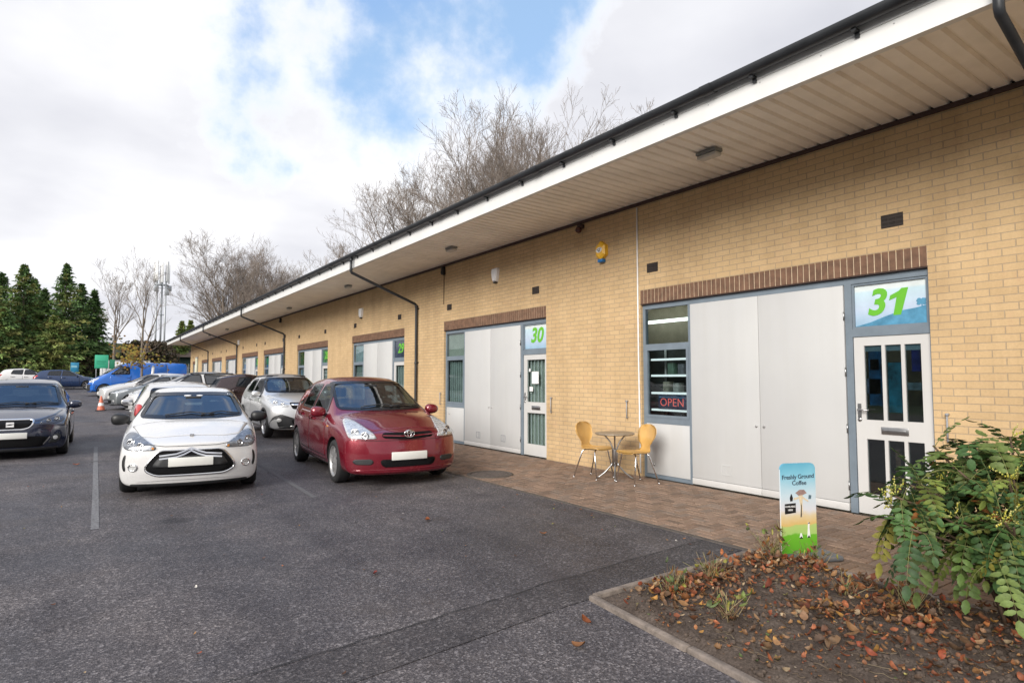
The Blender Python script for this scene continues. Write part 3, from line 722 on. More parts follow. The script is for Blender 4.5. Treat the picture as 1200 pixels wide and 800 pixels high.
# yellow hexagonal alarm box
t = empty('alarm_box', (D, 7.676, 3.70)); tag(t, 'yellow six sided alarm box with white badge and blue base on the brick wall', 'alarm')
def hexm(r, z): return [(r * .80 * math.sin(k * math.pi / 3), r * math.cos(k * math.pi / 3)) for k in range(6)]
mb = MB(); LM = Matrix(((0, 0, -1, 0), (-1, 0, 0, 0), (0, 1, 0, 0), (0, 0, 0, 1)))
v1 = [LM @ Vector((x, y, 0)) for x, y in hexm(.165, 0)]; v2 = [LM @ Vector((x, y, .07)) for x, y in hexm(.165, 0)]; v3 = [LM @ Vector((x, y, .10)) for x, y in hexm(.115, 0)]
vs = v1 + v2 + v3; fs = [tuple(range(12, 18))[::-1]]
for k in range(6): q = (k + 1) % 6; fs += [(k, q, 6 + q, 6 + k), (6 + k, 6 + q, 12 + q, 12 + k)]
mb.add(vs, fs); mb.build('casing', mat('alarm_yellow', (.85, .48, .03), .35, var=.08), t)
mb = MB(); mb.bbox((-.085, -.06, -.20), (-.002, .06, -.145), .01); mb.build('beacon', mat('alarm_blue', (.02, .16, .42), .25), t)
mb = MB(); mb.prism([(.075 * math.cos(k * .393), .045 * math.sin(k * .393)) for k in range(16)], .004, LM @ Matrix.Translation((0, .005, .1)) @ Matrix.Rotation(.12, 4, 'Z')); bd = mb.build('badge', M['white'], t)
mb = MB()
for x0, y0, x1, y1 in ((-.05, .012, -.01, .024), (-.03, -.014, .03, -.002), (.0, .012, .05, .024), (-.012, -.03, .02, -.02)): mb.prism([(x0, y0), (x1, y0), (x1, y1), (x0, y1)], .002, LM @ Matrix.Translation((0, .005, .1045)) @ Matrix.Rotation(.12, 4, 'Z'))
mb.build('badge_marks', M['black'], bd)
for (y, z), lab in zip(((11.01, 3.745), (18.9, 3.62), (38.2, 3.6)), ('white bell shaped alarm box on the wall above unit 30', 'white alarm box on the wall above unit 29', 'small white alarm box far along the wall')):
    t = empty('alarm_box', (D, y, z)); tag(t, lab, 'alarm', 'white alarm boxes on the wall')
    prof = [(-.10, .15), (.10, .15), (.115, .08), (.09, -.06), (.055, -.145), (-.055, -.145), (-.09, -.06), (-.115, .08)]
    mb = MB(); v1 = [LM @ Vector((x, y_, 0)) for x, y_ in prof]; v2 = [LM @ Vector((x * .96, y_ * .96, .06)) for x, y_ in prof]; v3 = [LM @ Vector((x * .75, y_ * .8, .085)) for x, y_ in prof]
    n_ = len(prof); vs = v1 + v2 + v3; fs = [tuple(range(2 * n_, 3 * n_))[::-1]]
    for k in range(n_): q = (k + 1) % n_; fs += [(k, q, n_ + q, n_ + k), (n_ + k, n_ + q, 2 * n_ + q, 2 * n_ + k)]
    mb.add(vs, fs, 0, False); mb.build('casing', M['white'], t)
    mb = MB(); mb.bbox((-.07, -.045, -.178), (-.004, .045, -.146), .008); mb.build('strobe', M['black'], t)
t = empty('security_camera', (D, 8.2, 4.19)); tag(t, 'dark red brown dome camera fixed to the wall just below the eaves', 'camera')
mb = MB(); mb.bbox((-.10, -.05, .0), (-.001, .05, .07), .012); mb.build('bracket', M['trim'], t)
mb = MB(); mb.ellipsoid((-.10, 0, -.03), (.06, .06, .06), 14, 8); mb.build('dome', mat('dome_red', (.07, .018, .015), .2), t)
for (y, z), lab in zip(((13.36, 4.20), (28.9, 4.18)), ('small black sensor box under the eaves with a cable hanging to the vent', 'small dark sensor box under the eaves past the second downpipe')):
    t = empty('sensor_box', (D, y, z)); tag(t, lab, 'sensor', 'sensor boxes under the eaves')
    mb = MB(); mb.bbox((-.09, -.05, -.12), (-.001, .05, .08), .012); mb.build('housing', M['black'], t)
    mb = MB(); mb.ellipsoid((-.09, 0, -.07), (.025, .03, .03), 10, 6); mb.build('lens', M['plastic'], t)
# ------------------------------------------------------------------ vehicles
M['reflector'] = mat('lamp_reflector', (.66, .67, .67), .28, .35, var=.22, scale=16)
M['reflector_mid'] = mat('lamp_reflector_mid', (.26, .27, .29), .25, .5, var=.4, scale=18)
M['reflector_dark'] = mat('lamp_bezel', (.10, .10, .11), .25, .6, var=.3, scale=20)
M['amber'] = mat('lamp_amber', (.65, .25, .04), .2, var=.1)
M['redlamp'] = mat('lamp_red', (.42, .015, .012), .12, var=.2, scale=30, coat=1)
M['plate'] = mat('number_plate', (.72, .72, .68), .35, var=.03)
M['alloy'] = mat('wheel_alloy', (.46, .46, .47), .32, .85, var=.15, scale=14)
M['mesh'] = mat('grille_black', (.006, .006, .007), .75, var=.4, scale=60, bump=.8, bscale=160, spec=.15)
M['seat'] = mat('seat_cloth', (.075, .078, .085), .9, var=.25, bump=.3, bscale=150)
M['frit'] = mat('glass_border', (.008, .008, .009), .25)
M['gap'] = mat('panel_gap', (.006, .006, .006), .8)
M['liner'] = mat('wheel_liner', (.008, .008, .008), .95)

def lerp(a, b, t): return a + (b - a) * t
def pw(pts, s):
    if s <= pts[0][0]: return pts[0][1]
    for (a, va), (b, vb) in zip(pts, pts[1:]):
        if s <= b: return lerp(va, vb, (s - a) / (b - a))
    return pts[-1][1]
def inpoly(p, poly):
    x, y = p; c = False; n = len(poly)
    for i in range(n):
        x0, y0 = poly[i]; x1, y1 = poly[(i + 1) % n]
        if (y0 > y) != (y1 > y) and x < (x1 - x0) * (y - y0) / (y1 - y0) + x0: c = not c
    return c
def chaikin(poly, it, d=.032):
    for _ in range(it + 1):
        o = []
        for i in range(len(poly)):
            a, b = poly[i], poly[(i + 1) % len(poly)]; l = math.hypot(b[0] - a[0], b[1] - a[1]) or 1
            q = min(.28, d / l)
            o += [(lerp(a[0], b[0], q), lerp(a[1], b[1], q)), (lerp(b[0], a[0], q), lerp(b[1], a[1], q))]
        poly = o; d *= .42
    return poly
def zscale(S, k, lift=None):
    f = lambda p: [(a, b * k) for a, b in p]
    for key in ('zb', 'top', 'belt'): S[key] = f(S[key])
    for key in ('pf', 'pr'): S[key] = [(a * k, b) for a, b in S[key]]
    for key in ('cowl_z', 'head_z', 'H'): S[key] *= k
    S['side_windows'] = [f(p) for p in S['side_windows']]
    if S.get('rear_window'): S['rear_window'] = f(S['rear_window'])
    for d in S.get('doors', []):
        d['p'] = f(d['p'])
        if 'handle' in d: d['handle'] = (d['handle'][0], d['handle'][1] * k)
    S['plate'] = (S['plate'][0], S['plate'][1] * k); S['mirror'] = (S['mirror'][0], S['mirror'][1] * k)
    for h in S.get('headlights', []):
        h['p'] = f(h['p']); h['bowls'] = [(x, z * k, r) for x, z, r in h['bowls']]
        if 'amber' in h: h['amber'] = f(h['amber'])
    S['bits'] = [(t[0], t[1], t[2], t[3] if t[1] == 'T' else f(t[3])) + tuple(t[4:]) for t in S['bits']]
    S['bands'] = [(t[0], t[1], t[2], f(t[3])) + tuple(t[4:]) for t in S.get('bands', [])]
    S['lines'] = [(t[0], t[1], t[2], f(t[3])) + tuple(t[4:]) for t in S.get('lines', [])]
    return S
def resample(poly, step):
    o = []
    for i in range(len(poly)):
        a, b = poly[i], poly[(i + 1) % len(poly)]
        n = max(1, int(math.hypot(b[0] - a[0], b[1] - a[1]) / step + .5))
        o += [(lerp(a[0], b[0], k / n), lerp(a[1], b[1], k / n)) for k in range(n)]
    return o
def inset(poly, d):
    """move every boundary point inwards (d>0) along the local normal"""
    n = len(poly); A = sum(poly[i][0] * poly[(i + 1) % n][1] - poly[(i + 1) % n][0] * poly[i][1] for i in range(n)); sg = 1 if A > 0 else -1
    o = []
    for i in range(n):
        a, b = poly[i - 1], poly[(i + 1) % n]; tx, ty = b[0] - a[0], b[1] - a[1]; l = math.hypot(tx, ty) or 1
        o.append((poly[i][0] - ty / l * d * sg, poly[i][1] + tx / l * d * sg))
    return o
AX = {'F': (lambda a, b: Vector((a, -20, b)), Vector((0, 1, 0))), 'R': (lambda a, b: Vector((a, 20, b)), Vector((0, -1, 0))),
      'L': (lambda a, b: Vector((-20, a, b)), Vector((1, 0, 0))), 'S': (lambda a, b: Vector((20, a, b)), Vector((-1, 0, 0))),
      'T': (lambda a, b: Vector((a, b, 20)), Vector((0, 0, -1)))}
class Shell:
    def __init__(s, verts, faces): s.t = BVHTree.FromPolygons(verts, faces)
    def hit(s, ax, p, off, c=None):
        f, d = AX[ax]
        q = p
        for k in range(14):
            h = s.t.ray_cast(f(*q), d)
            if h[0] is not None and h[1].dot(d) < -.03: return h[0] + h[1] * off
            if h[0] is not None and k > 8: return h[0] - d * off
            if c is None: break
            q = (lerp(q[0], c[0], .035), lerp(q[1], c[1], .035))
        h = s.t.find_nearest(f(*p) + d * 19); return h[0] - d * off
    def patch(s, mb, ax, poly, off=.003, rings=8, mi=0, step=.03, rnd_=1, skirt=.012):
        p = resample(chaikin(poly, rnd_) if rnd_ else poly, step); n = len(p)
        c = (sum(q[0] for q in p) / n, sum(q[1] for q in p) / n)
        vs = []; fs = []
        f, d = AX[ax]
        if skirt: vs += [s.hit(ax, q, off, c) + d * skirt for q in p]
        for r in range(rings):
            k = 1 - r / rings
            vs += [s.hit(ax, (lerp(c[0], q[0], k), lerp(c[1], q[1], k)), off, c) for q in p]
        R_ = rings + (1 if skirt else 0)
        for r in range(R_ - 1):
            for i in range(n): fs.append((r * n + i, r * n + (i + 1) % n, (r + 1) * n + (i + 1) % n, (r + 1) * n + i))
        vs.append(s.hit(ax, c, off, c)); z = len(vs) - 1
        for i in range(n): fs.append(((R_ - 1) * n + i, (R_ - 1) * n + (i + 1) % n, z))
        mb.add(vs, fs, mi, True)
    def band(s, mb, ax, poly, d0, d1, off=.004, mi=0, step=.03, rnd_=1, skirt=.0):
        p = resample(chaikin(poly, rnd_) if rnd_ else poly, step); n = len(p)
        c = (sum(q[0] for q in p) / n, sum(q[1] for q in p) / n)
        a = inset(p, d0); b = inset(p, d1)
        L = [a, b]
        vs = [s.hit(ax, q, off, c) for ring in L for q in ring]
        fs = [(i, (i + 1) % n, n + (i + 1) % n, n + i) for i in range(n)]
        if skirt:
            f, d = AX[ax]; vs += [v + d * skirt for v in vs[:n]] ; fs += [(2 * n + i, 2 * n + (i + 1) % n, (i + 1) % n, i) for i in range(n)]
            vs += [v + d * skirt for v in vs[n:2 * n]]; fs += [(n + i, n + (i + 1) % n, 3 * n + (i + 1) % n, 3 * n + i) for i in range(n)]
        mb.add(vs, fs, mi, True)
    def line(s, mb, ax, pts, wd, off=.002, mi=0, step=.04):
        q = []
        for a, b in zip(pts, pts[1:]):
            n = max(1, int(math.hypot(b[0] - a[0], b[1] - a[1]) / step)); q += [(lerp(a[0], b[0], k / n), lerp(a[1], b[1], k / n)) for k in range(n)]
        q.append(pts[-1]); vs = []
        for i, p in enumerate(q):
            a, b = q[max(0, i - 1)], q[min(len(q) - 1, i + 1)]; tx, ty = b[0] - a[0], b[1] - a[1]; l = math.hypot(tx, ty) or 1
            for sg in (-1, 1): vs.append(s.hit(ax, (p[0] - ty / l * wd / 2 * sg, p[1] + tx / l * wd / 2 * sg), off, p))
        mb.add(vs, [(2 * i, 2 * i + 1, 2 * i + 3, 2 * i + 2) for i in range(len(q) - 1)], mi, True)
def mirror(poly): return [(-a, b) for a, b in poly]

def body_shell(S):
    L, W = S['L'], S['W']; ss = S['stations']
    zb, zbelt, zt, ww, wr = S['zb'], S['belt'], S['top'], S['wide'], S['wr']
    bf, br = S.get('bf', .30), S.get('br', .16); pf, pr = S['pf'], S['pr']
    cowl, head = S['cowl'], S['head']; tail = S['tail']
    rows = []
    for s in ss:
        w = pw(ww, s) * W; b = pw(zb, s); be = pw(zbelt, s); t = pw(zt, s); r = pw(wr, s) * W
        cab = max(0, min(1, (s - cowl) / (head - cowl))) * max(0, min(1, (L - s) / max(.05, L - tail)))
        cr = lerp(S.get('hcrown', .05), S.get('rcrown', .055), cab)
        te = max(t - cr, be + .012)
        h = lambda u: lerp(b, be, u)
        pts = [(0, b), (.38 * w, b), (.72 * w, b), (.92 * w, b + .02),
               (.985 * w, h(.18)), (w, h(.46)), (w * .995, h(.80)), (w * lerp(.955, .945, cab), be),
               (r, te), (r * .78, lerp(te, t, .55)), (r * .42, lerp(te, t, .9)), (0, t)]
        rows.append((s, w, pts))
    def place(x, z, s):
        fw = max(0, 1 - s / 1.15) ** 1.3; rw = max(0, 1 - (L - s) / .8) ** 1.3
        u = abs(x) / (W)
        wsb = 0
        if cowl - .15 < s < head + .25 and z > pw(zt, s) - .13:   # windscreen bows forward in the middle
            q = (s - cowl + .15) / (head + .4 - cowl); wsb = .16 * math.sin(math.pi * min(1, max(0, q)) * .9 + .15) * (abs(x) / W) ** 2
        y = s - L / 2 + fw * (bf * u ** 2.6 + pw(pf, z)) - rw * (br * u ** 2.6 + pw(pr, z)) + wsb
        return (x, y, z)
    V = []; F = []; n = 12
    def idx(i, k, sg): 
        return ('v', i, k, sg if 0 < k < n - 1 else 1)
    ids = {}
    def get(key, co_):
        if key not in ids: ids[key] = len(V); V.append(co_)
        return ids[key]
    def vert(i, k, sg):
        s, w, pts = rows[i]; x, z = pts[k]
        return get(idx(i, k, sg), place(sg * x, z, s))
    for i in range(len(rows) - 1):
        for k in range(n - 1):
            for sg in (1, -1):
                q = (vert(i, k, sg), vert(i + 1, k, sg), vert(i + 1, k + 1, sg), vert(i, k + 1, sg)); F.append(q if sg > 0 else q[::-1])
    for end in (0, len(rows) - 1):
        s, w, pts = rows[end]
        # grid: columns 0..3 lateral, rows: bottom, 4 side heights, top
        def cap(k, r, sg):
            if r == 0: return vert(end, k, sg)
            if r == 5: return vert(end, n - 1 - k, sg)
            if k == 3: return vert(end, 3 + r, sg)
            x = pts[3 + r][0] * (0, .40, .76)[k]
            z0, z1 = pts[k][1], pts[n - 1 - k][1]; e0, e1 = pts[3][1], pts[8][1]
            z = lerp(z0, z1, (pts[3 + r][1] - e0) / (e1 - e0))
            return get(('c', end, k, r, sg if k else 1), place(sg * x, z, s))
        for r in range(5):
            for k in range(3):
                for sg in (1, -1):
                    q = (cap(k, r, sg), cap(k + 1, r, sg), cap(k + 1, r + 1, sg), cap(k, r + 1, sg))
                    if end: q = q[::-1]
                    F.append(q if sg < 0 else q[::-1])
    me = bpy.data.meshes.new('tmp'); me.from_pydata(V, [], F)
    bm = bmesh.new(); bm.from_mesh(me); bmesh.ops.recalc_face_normals(bm, faces=bm.faces[:]); bm.to_mesh(me); bm.free()
    o = bpy.data.objects.new('tmp', me); COL.objects.link(o)
    md = o.modifiers.new('s', 'SUBSURF'); md.levels = md.render_levels = S.get('sub', 3)
    dg = bpy.context.evaluated_depsgraph_get(); dg.update()
    m2 = bpy.data.meshes.new_from_object(o.evaluated_get(dg)); bpy.data.objects.remove(o); bpy.data.meshes.remove(me)
    return m2

def make_wheel(root, c, r, wd, side, spokes, material, turn=0, hub=False):
    """c: centre; the outer face looks along side*x"""
    mt = Matrix.Translation(c) @ Matrix.Rotation(turn, 4, 'Z') @ Matrix.Scale(side, 4, Vector((1, 0, 0)))
    o = wd / 2; ri = r * .70
    mb = MB()
    prof = [(ri, -o + .01), (ri + .02, -o), (r * .93, -o + .005), (r * .985, -o + .03), (r, -o * .5), (r, o * .5), (r * .985, o - .03), (r * .93, o - .005), (ri + .02, o), (ri, o - .012), (ri - .012, o - .03), (ri - .02, -o + .03)]
    mb.lathe(prof, 40, mtx=mt, axis='X')
    wh = mb.build('wheel', M['rubber'], root)
    mb = MB()
    mb.lathe([(ri + .004, o - .006), (ri - .012, o - .012), (ri - .022, o - .05), (ri - .03, o - .10)], 40, mtx=mt, axis='X')
    mb.lathe([(.062, o - .03), (.045, o - .022), (0, o - .020)], 20, mtx=mt, axis='X')
    for k in range(spokes):
        a = 2 * math.pi * k / spokes; ca, sa = math.cos(a), math.sin(a)
        w0, w1 = (.026, .030) if not hub else (.034, .050)
        vs = []
        for rr_, xx, hw in ((.05, o - .028, w0), (ri * .55, o - .022, w0 * .9), (ri - .012, o - .03, w1)):
            for sgn in (-1, 1):
                for dx in (0, -.028): vs.append(mt @ Vector((xx + dx, ca * rr_ - sa * hw * sgn, sa * rr_ + ca * hw * sgn)))
        q = lambda a_, b_: [(a_ + 0, a_ + 2, b_ + 2, b_ + 0), (a_ + 0, b_ + 0, b_ + 1, a_ + 1), (a_ + 2, a_ + 3, b_ + 3, b_ + 2)]
        mb.add(vs, q(0, 4) + q(4, 8), 0, False)
    mb.build('rim', material, wh)
    mb = MB(); mb.lathe([(ri - .03, o - .085), (.0, o - .085)], 24, mtx=mt, axis='X'); mb.build('brake_disc', M['liner'] if hub else M['mesh'], wh)
    return wh

def oval(cx, cz, rx, rz, n=18, p=2.0): 
    o = []
    for k in range(n):
        a = 2 * math.pi * k / n; c, s = math.cos(a), math.sin(a)
        o.append((cx + rx * math.copysign(abs(c) ** (2 / p), c), cz + rz * math.copysign(abs(s) ** (2 / p), s)))
    return o
def rect(x0, z0, x1, z1): return [(x0, z0), (x1, z0), (x1, z1), (x0, z1)]

def make_car(name, label, S, loc, rz, category='car', group=None):
    L, W = S['L'], S['W']; root = empty(name, loc, rz); tag(root, label, category, group)
    me = body_shell(S); sh = Shell([v.co.copy() for v in me.vertices], [tuple(p.vertices) for p in me.polygons])
    det = S.get('detail', 1)
    Y = lambda s: s - L / 2
    # polygons ------------------------------------------------
    cw, cz, hz = S['cowl_w'], S['cowl_z'], S['head_z']; hw = S['head_w']
    wind = S.get('windscreen') or [(-cw, cz), (-cw * .5, cz - .02), (cw * .5, cz - .02), (cw, cz), (hw, hz), (hw * .5, hz + .012), (-hw * .5, hz + .012), (-hw, hz)]
    glass = [('windscreen', 'F', wind)]
    for q in S['side_windows']:
        q = [(Y(a), b) for a, b in q]; glass += [('side_window', 'L', q), ('side_window', 'S', q)]
    if S.get('rear_window'): glass.append(('rear_window', 'R', S['rear_window']))
    gm = S.get('glass', M['car_glass'])
    # body with window holes and wheel arches ------------------------------------------------
    bm = bmesh.new(); bm.from_mesh(me)
    axles = [Y(S['axle_f']), Y(S['axle_r'])]; wrad = S['wheel_r']; Ra = S.get('arch', wrad + .045); zc = wrad
    kill = []
    holes = []
    for nm, ax, poly in glass:
        pp = inset(resample(chaikin(poly, 1), .05), .018); holes.append((ax, pp))
    for f in bm.faces:
        c = f.calc_center_median(); nrm = f.normal
        dead = False
        if abs(c.x) > W * .55 and c.z < zc + Ra:
            for ay in axles:
                if (c.y - ay) ** 2 + (c.z - zc) ** 2 < Ra * Ra: dead = True
        if not dead:
            for ax, pp in holes:
                if ax == 'F' and nrm.y < -.12 and c.z > cz - .1 and c.y < Y(S['head']) + .15: dead = inpoly((c.x, c.z), pp)
                elif ax == 'R' and nrm.y > .12: dead = inpoly((c.x, c.z), pp)
                elif ax == 'L' and c.x < -.3 and nrm.x < -.3: dead = inpoly((c.y, c.z), pp)
                elif ax == 'S' and c.x > .3 and nrm.x > .3: dead = inpoly((c.y, c.z), pp)
                if dead: break
        if dead: kill.append(f)
    bmesh.ops.delete(bm, geom=kill, context='FACES')
    for v in bm.verts:
        if v.is_boundary and abs(v.co.x) > W * .5:
            for ay in axles:
                d = math.hypot(v.co.y - ay, v.co.z - zc)
                if abs(d - Ra) < .07 and d > 1e-4: v.co.y = ay + (v.co.y - ay) * Ra / d; v.co.z = zc + (v.co.z - zc) * Ra / d
    for f in bm.faces: f.smooth = True
    bm.to_mesh(me); bm.free(); me.name = 'body'; me.materials.clear(); me.materials.append(S['paint'])
    bo = bpy.data.objects.new('body', me); COL.objects.link(bo); bo.parent = root
    # arch lips and liners
    for ay in axles:
        for sg in (1, -1):
            mb = MB(); pts = []; n = 22
            for k in range(n + 1):
                a = R(-12) + R(204) * k / n; y = ay + Ra * math.cos(a); z = zc + Ra * math.sin(a)
                h = sh.hit('S' if sg > 0 else 'L', (y + .012 * math.cos(a), max(z + .012 * math.sin(a), S['zb'][0][1] + .06)), 0)
                pts.append((h.x, y, z))
            x_in = sg * (W - .36)
            vs = []
            for x, y, z in pts: vs += [(x - sg * .002, y, z), (x_in, y, z)]
            m_ = len(pts)
            mb.add(vs, [(2 * i, 2 * i + 1, 2 * i + 3, 2 * i + 2) for i in range(m_ - 1)], 0, True)
            mb.add([(x_in, ay, zc)] + [(x_in, y, z) for x, y, z in pts], [(0, i + 1, i + 2) for i in range(m_ - 1)], 0)
            if S.get('clad'):
                vs = []
                for k in range(n + 1):
                    a = R(-12) + R(204) * k / n
                    for rr_ in (Ra - .004, Ra + .05):
                        y = ay + rr_ * math.cos(a); z = max(.2, zc + rr_ * math.sin(a)); h = sh.hit('S' if sg > 0 else 'L', (y + (.012 * math.cos(a) if rr_ < Ra else 0), z + (.012 * math.sin(a) if rr_ < Ra else 0)), .006); vs.append((h.x, y, z))
                mb.add(vs, [(2 * i, 2 * i + 1, 2 * i + 3, 2 * i + 2) for i in range(n)], 1, True)
            mb.build('wheel_arch', [M['liner'], M['plastic']], root)
            tw = S.get('steer', 0) if ay == axles[0] else 0
            make_wheel(root, Vector((sg * (W - S.get('tuck', .115)), ay, zc)), wrad, .20, sg, S.get('spokes', 7), M['alloy'] if not S.get('hubcap') else M['hub'], tw, S.get('hubcap', False))
    # glass
    for nm, ax, poly in glass:
        mb = MB(); sh.patch(mb, ax, poly, .003, 6, step=.05, skirt=0); g = mb.build(nm, S.get('tint_' + nm, gm), root)
        mb = MB(); sh.band(mb, ax, poly, -.010, S.get('frit', .040), .0055, step=.04); mb.build('border', M['frit'], g)
    # pressed panels with their gaps
    def panel(nm, ax, poly, mirror_=False, gap=True):
        mb = MB(); sh.patch(mb, ax, poly, .0022, 14, step=.045, skirt=.012, rnd_=1); o = mb.build(nm, S['paint'], root)
        mb = MB(); sh.band(mb, ax, poly, -.006, .004, .0012, step=.04); mb.build('shut_line', M['gap'], o)
        return o
    if 'hood' in S: panel('bonnet', 'T', [(x, Y(s)) for x, s in S['hood']])
    for q in S.get('doors', []):
        for ax in 'LS':
            d = panel('door', ax, [(Y(a), b) for a, b in q['p']])
            if q.get('handle'):
                hs, hz_ = q['handle']; mb = MB()
                c = sh.hit(ax, (Y(hs), hz_), .0); sg = -1 if ax == 'L' else 1
                mb.bbox((c.x + sg * .004 - .004, Y(hs) - .10, hz_ - .022), (c.x + sg * .034 + .004, Y(hs) + .10, hz_ + .016), .012); mb.build('handle', S.get('handle_mat', S['paint']), d)
    # generic parts: (name, axis, material key or material, polygon, offset, both sides)
    for it in S['bits']:
        nm, ax, mk, poly = it[:4]; off = it[4] if len(it) > 4 else .004; both = it[5] if len(it) > 5 else False
        mm = M[mk] if isinstance(mk, str) else mk
        polys = [(ax, poly)]
        if both: polys.append((ax, mirror(poly)) if ax in 'FRT' else ({'L': 'S', 'S': 'L'}[ax], poly))
        for ax_, pp in polys:
            if ax_ in 'LS': pp = [(Y(a), b) for a, b in pp]
            if ax_ == 'T': pp = [(a, Y(b)) for a, b in pp]
            mb = MB(); sh.patch(mb, ax_, pp, off, 5, step=.03, rnd_=it[6] if len(it) > 6 else 1, skirt=off + .01); mb.build(nm, mm, root)
    for it in S.get('bands', []):
        nm, ax, mk, poly, d0, d1, off = it[:7]
        mb = MB(); sh.band(mb, ax, poly, d0, d1, off, step=.025, skirt=off + .006); mb.build(nm, M[mk] if isinstance(mk, str) else mk, root)
    for it in S.get('lines', []):
        nm, ax, mk, pts, wd, off, both = it
        for ax_, pp in [(ax, pts)] + ([(ax, mirror(pts)) if ax in 'FR' else ({'L': 'S', 'S': 'L'}[ax], pts)] if both else []):
            if ax_ in 'LS': pp = [(Y(a), b) for a, b in pp]
            mb = MB(); sh.line(mb, ax_, pp, wd, off); mb.build(nm, M[mk] if isinstance(mk, str) else mk, root)
    # headlights: bezel, bowls, clear lens
    for H_ in S.get('headlights', []):
        for sg in (1, -1):
            poly = [(sg * a, b) for a, b in H_['p']]
            mb = MB(); sh.patch(mb, 'F', poly, .003, 7, step=.025, skirt=.01); hl = mb.build('headlight', M[H_.get('bezel', 'reflector')], root)
            for (bx, bz, br_) in H_['bowls']:
                c = sh.hit('F', (sg * bx, bz), .004); mb = MB()
                mt = Matrix.Translation(c) @ Matrix.Rotation(R(90), 4, 'X') @ Matrix.Rotation(sg * .45, 4, 'Y')
                mb.lathe([(br_, .012), (br_ * 1.06, .016), (br_ * .96, .010), (br_ * .7, -.004), (br_ * .35, -.010), (br_ * .33, .006), (0, .012)], 18, mtx=mt); mb.build('reflector_bowl', M['chrome'], hl)
            if 'amber' in H_:
                mb = MB(); sh.patch(mb, 'F', [(sg * a, b) for a, b in H_['amber']], .006, 3, step=.02, skirt=.004); mb.build('indicator', M['amber'], hl)
            mb = MB(); sh.patch(mb, 'F', poly, .026, 7, step=.025, skirt=.022); mb.build('lens', M['lens'], hl)
    # plates and badges stand a little proud on flat bases
    def flat(nm, x, z, w_, h_, t, mk, par=root):
        c = min((sh.hit('F', (x + dx, z + dz), 0).y for dx in (-w_ / 2, 0, w_ / 2) for dz in (-h_ / 2, h_ / 2)))
        mb = MB(); mb.bbox((x - w_ / 2, c - t - .004, z - h_ / 2), (x + w_ / 2, c + .05, z + h_ / 2), .004); return mb.build(nm, M[mk], par), c - t - .004
    if 'plate' in S:
        px, pz = S['plate']; flat('number_plate', px, pz, .52, .112, .008, 'plate')
    if 'badge' in S: S['badge'](root, sh)
    # mirrors
    ms, mz = S['mirror']
    for sg in (1, -1):
        c = sh.hit('S' if sg > 0 else 'L', (Y(ms), mz - .02), 0)
        mb = MB(); bm_ = bmesh.new(); bmesh.ops.create_uvsphere(bm_, u_segments=16, v_segments=10, radius=1)
        for v in bm_.verts:
            x, y, z = v.co; p = 2.6
            k = (abs(x) ** p + abs(y) ** p + abs(z) ** p) ** (-1 / p); x, y, z = x * k, y * k, z * k
            v.co = (c.x + sg * (.125 + x * .118), Y(ms) + (y * .085 if y < 0 else y * .03) + .02, mz + .035 + z * (.082 - .012 * x * sg))
        mb.bm(bm_, 0, None, True); mi_ = mb.build('wing_mirror', S.get('mirror_mat', S['paint']), root)
        mb = MB(); mb.tube([(c.x - sg * .03, Y(ms) + .02, mz - .03), (c.x + sg * .06, Y(ms) + .015, mz), (c.x + sg * .12, Y(ms) + .01, mz + .01)], [.035, .026, .03], 8); mb.build('mirror_arm', M['plastic'], mi_)
        mb = MB(); mb.bbox((c.x + sg * .125 - .095, Y(ms) + .047, mz - .02), (c.x + sg * .125 + .095, Y(ms) + .053, mz + .09), .002); mb.build('mirror_glass', M['chrome'], mi_)
    # wipers
    for x0, x1 in ((-.52 * cw, .42 * cw), (.16 * cw, .93 * cw)):
        mb = MB(); pts = [sh.hit('F', (lerp(x0, x1, k / 8), cz + .02 + .035 * (1 - abs(k / 4 - 1)) - .01), .022) for k in range(9)]
        mb.tube(pts, .009, 6); mb.build('wiper', M['plastic'], root)
    # underside shadow box and cabin
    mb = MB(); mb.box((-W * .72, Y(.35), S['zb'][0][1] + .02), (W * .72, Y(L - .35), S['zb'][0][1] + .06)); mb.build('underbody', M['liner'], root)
    if det:
        by = pw(S['belt'], L / 2)
        fl = S['zb'][0][1] + .12; mb = MB(); mb.box((-W * .72, Y(S['cowl'] - .1), fl), (W * .72, Y(L - .35), fl + .04)); mb.box((-W * .8, Y(S['cowl'] + .12), fl + .04), (W * .8, Y(S['cowl'] + .16), by - .12)); mb.build('cabin_floor', M['interior'], root)
        mb = MB(); mb.bbox((-W * .80, Y(S['cowl'] + .10), by - .32), (W * .80, Y(S['cowl'] + .62), by - .035), .05, seg=3); mb.bbox((.12, Y(S['cowl'] + .45), by - .05), (.58, Y(S['cowl'] + .70), by + .02), .03); mb.build('dashboard', M['interior'], root)
        sx = .36
        for q in (-1, 1):
            sy = S.get('seat_s', S['cowl'] + 1.05); mb = MB()
            mb.bbox((q * sx - .24, Y(sy - .28), fl + .12), (q * sx + .24, Y(sy + .26), fl + .36), .06, seg=3)
            mt = Matrix.Translation((q * sx, Y(sy + .26), fl + .3)) @ Matrix.Rotation(R(-14), 4, 'X')
            st = mb.build('seat', M['seat'], root)
            mb = MB(); mb.bbox((-.24, -.06, 0), (.24, .06, .60), .05, mtx=mt, seg=3); mb.build('backrest', M['seat'], st)
            hr = min(.17, S['H'] - .14 - (fl + .3 + .60))
            mb = MB(); mb.bbox((-.13, -.05, .63), (.13, .05, .63 + hr), .03, mtx=mt, seg=3); mb.build('headrest', M['seat'], st)
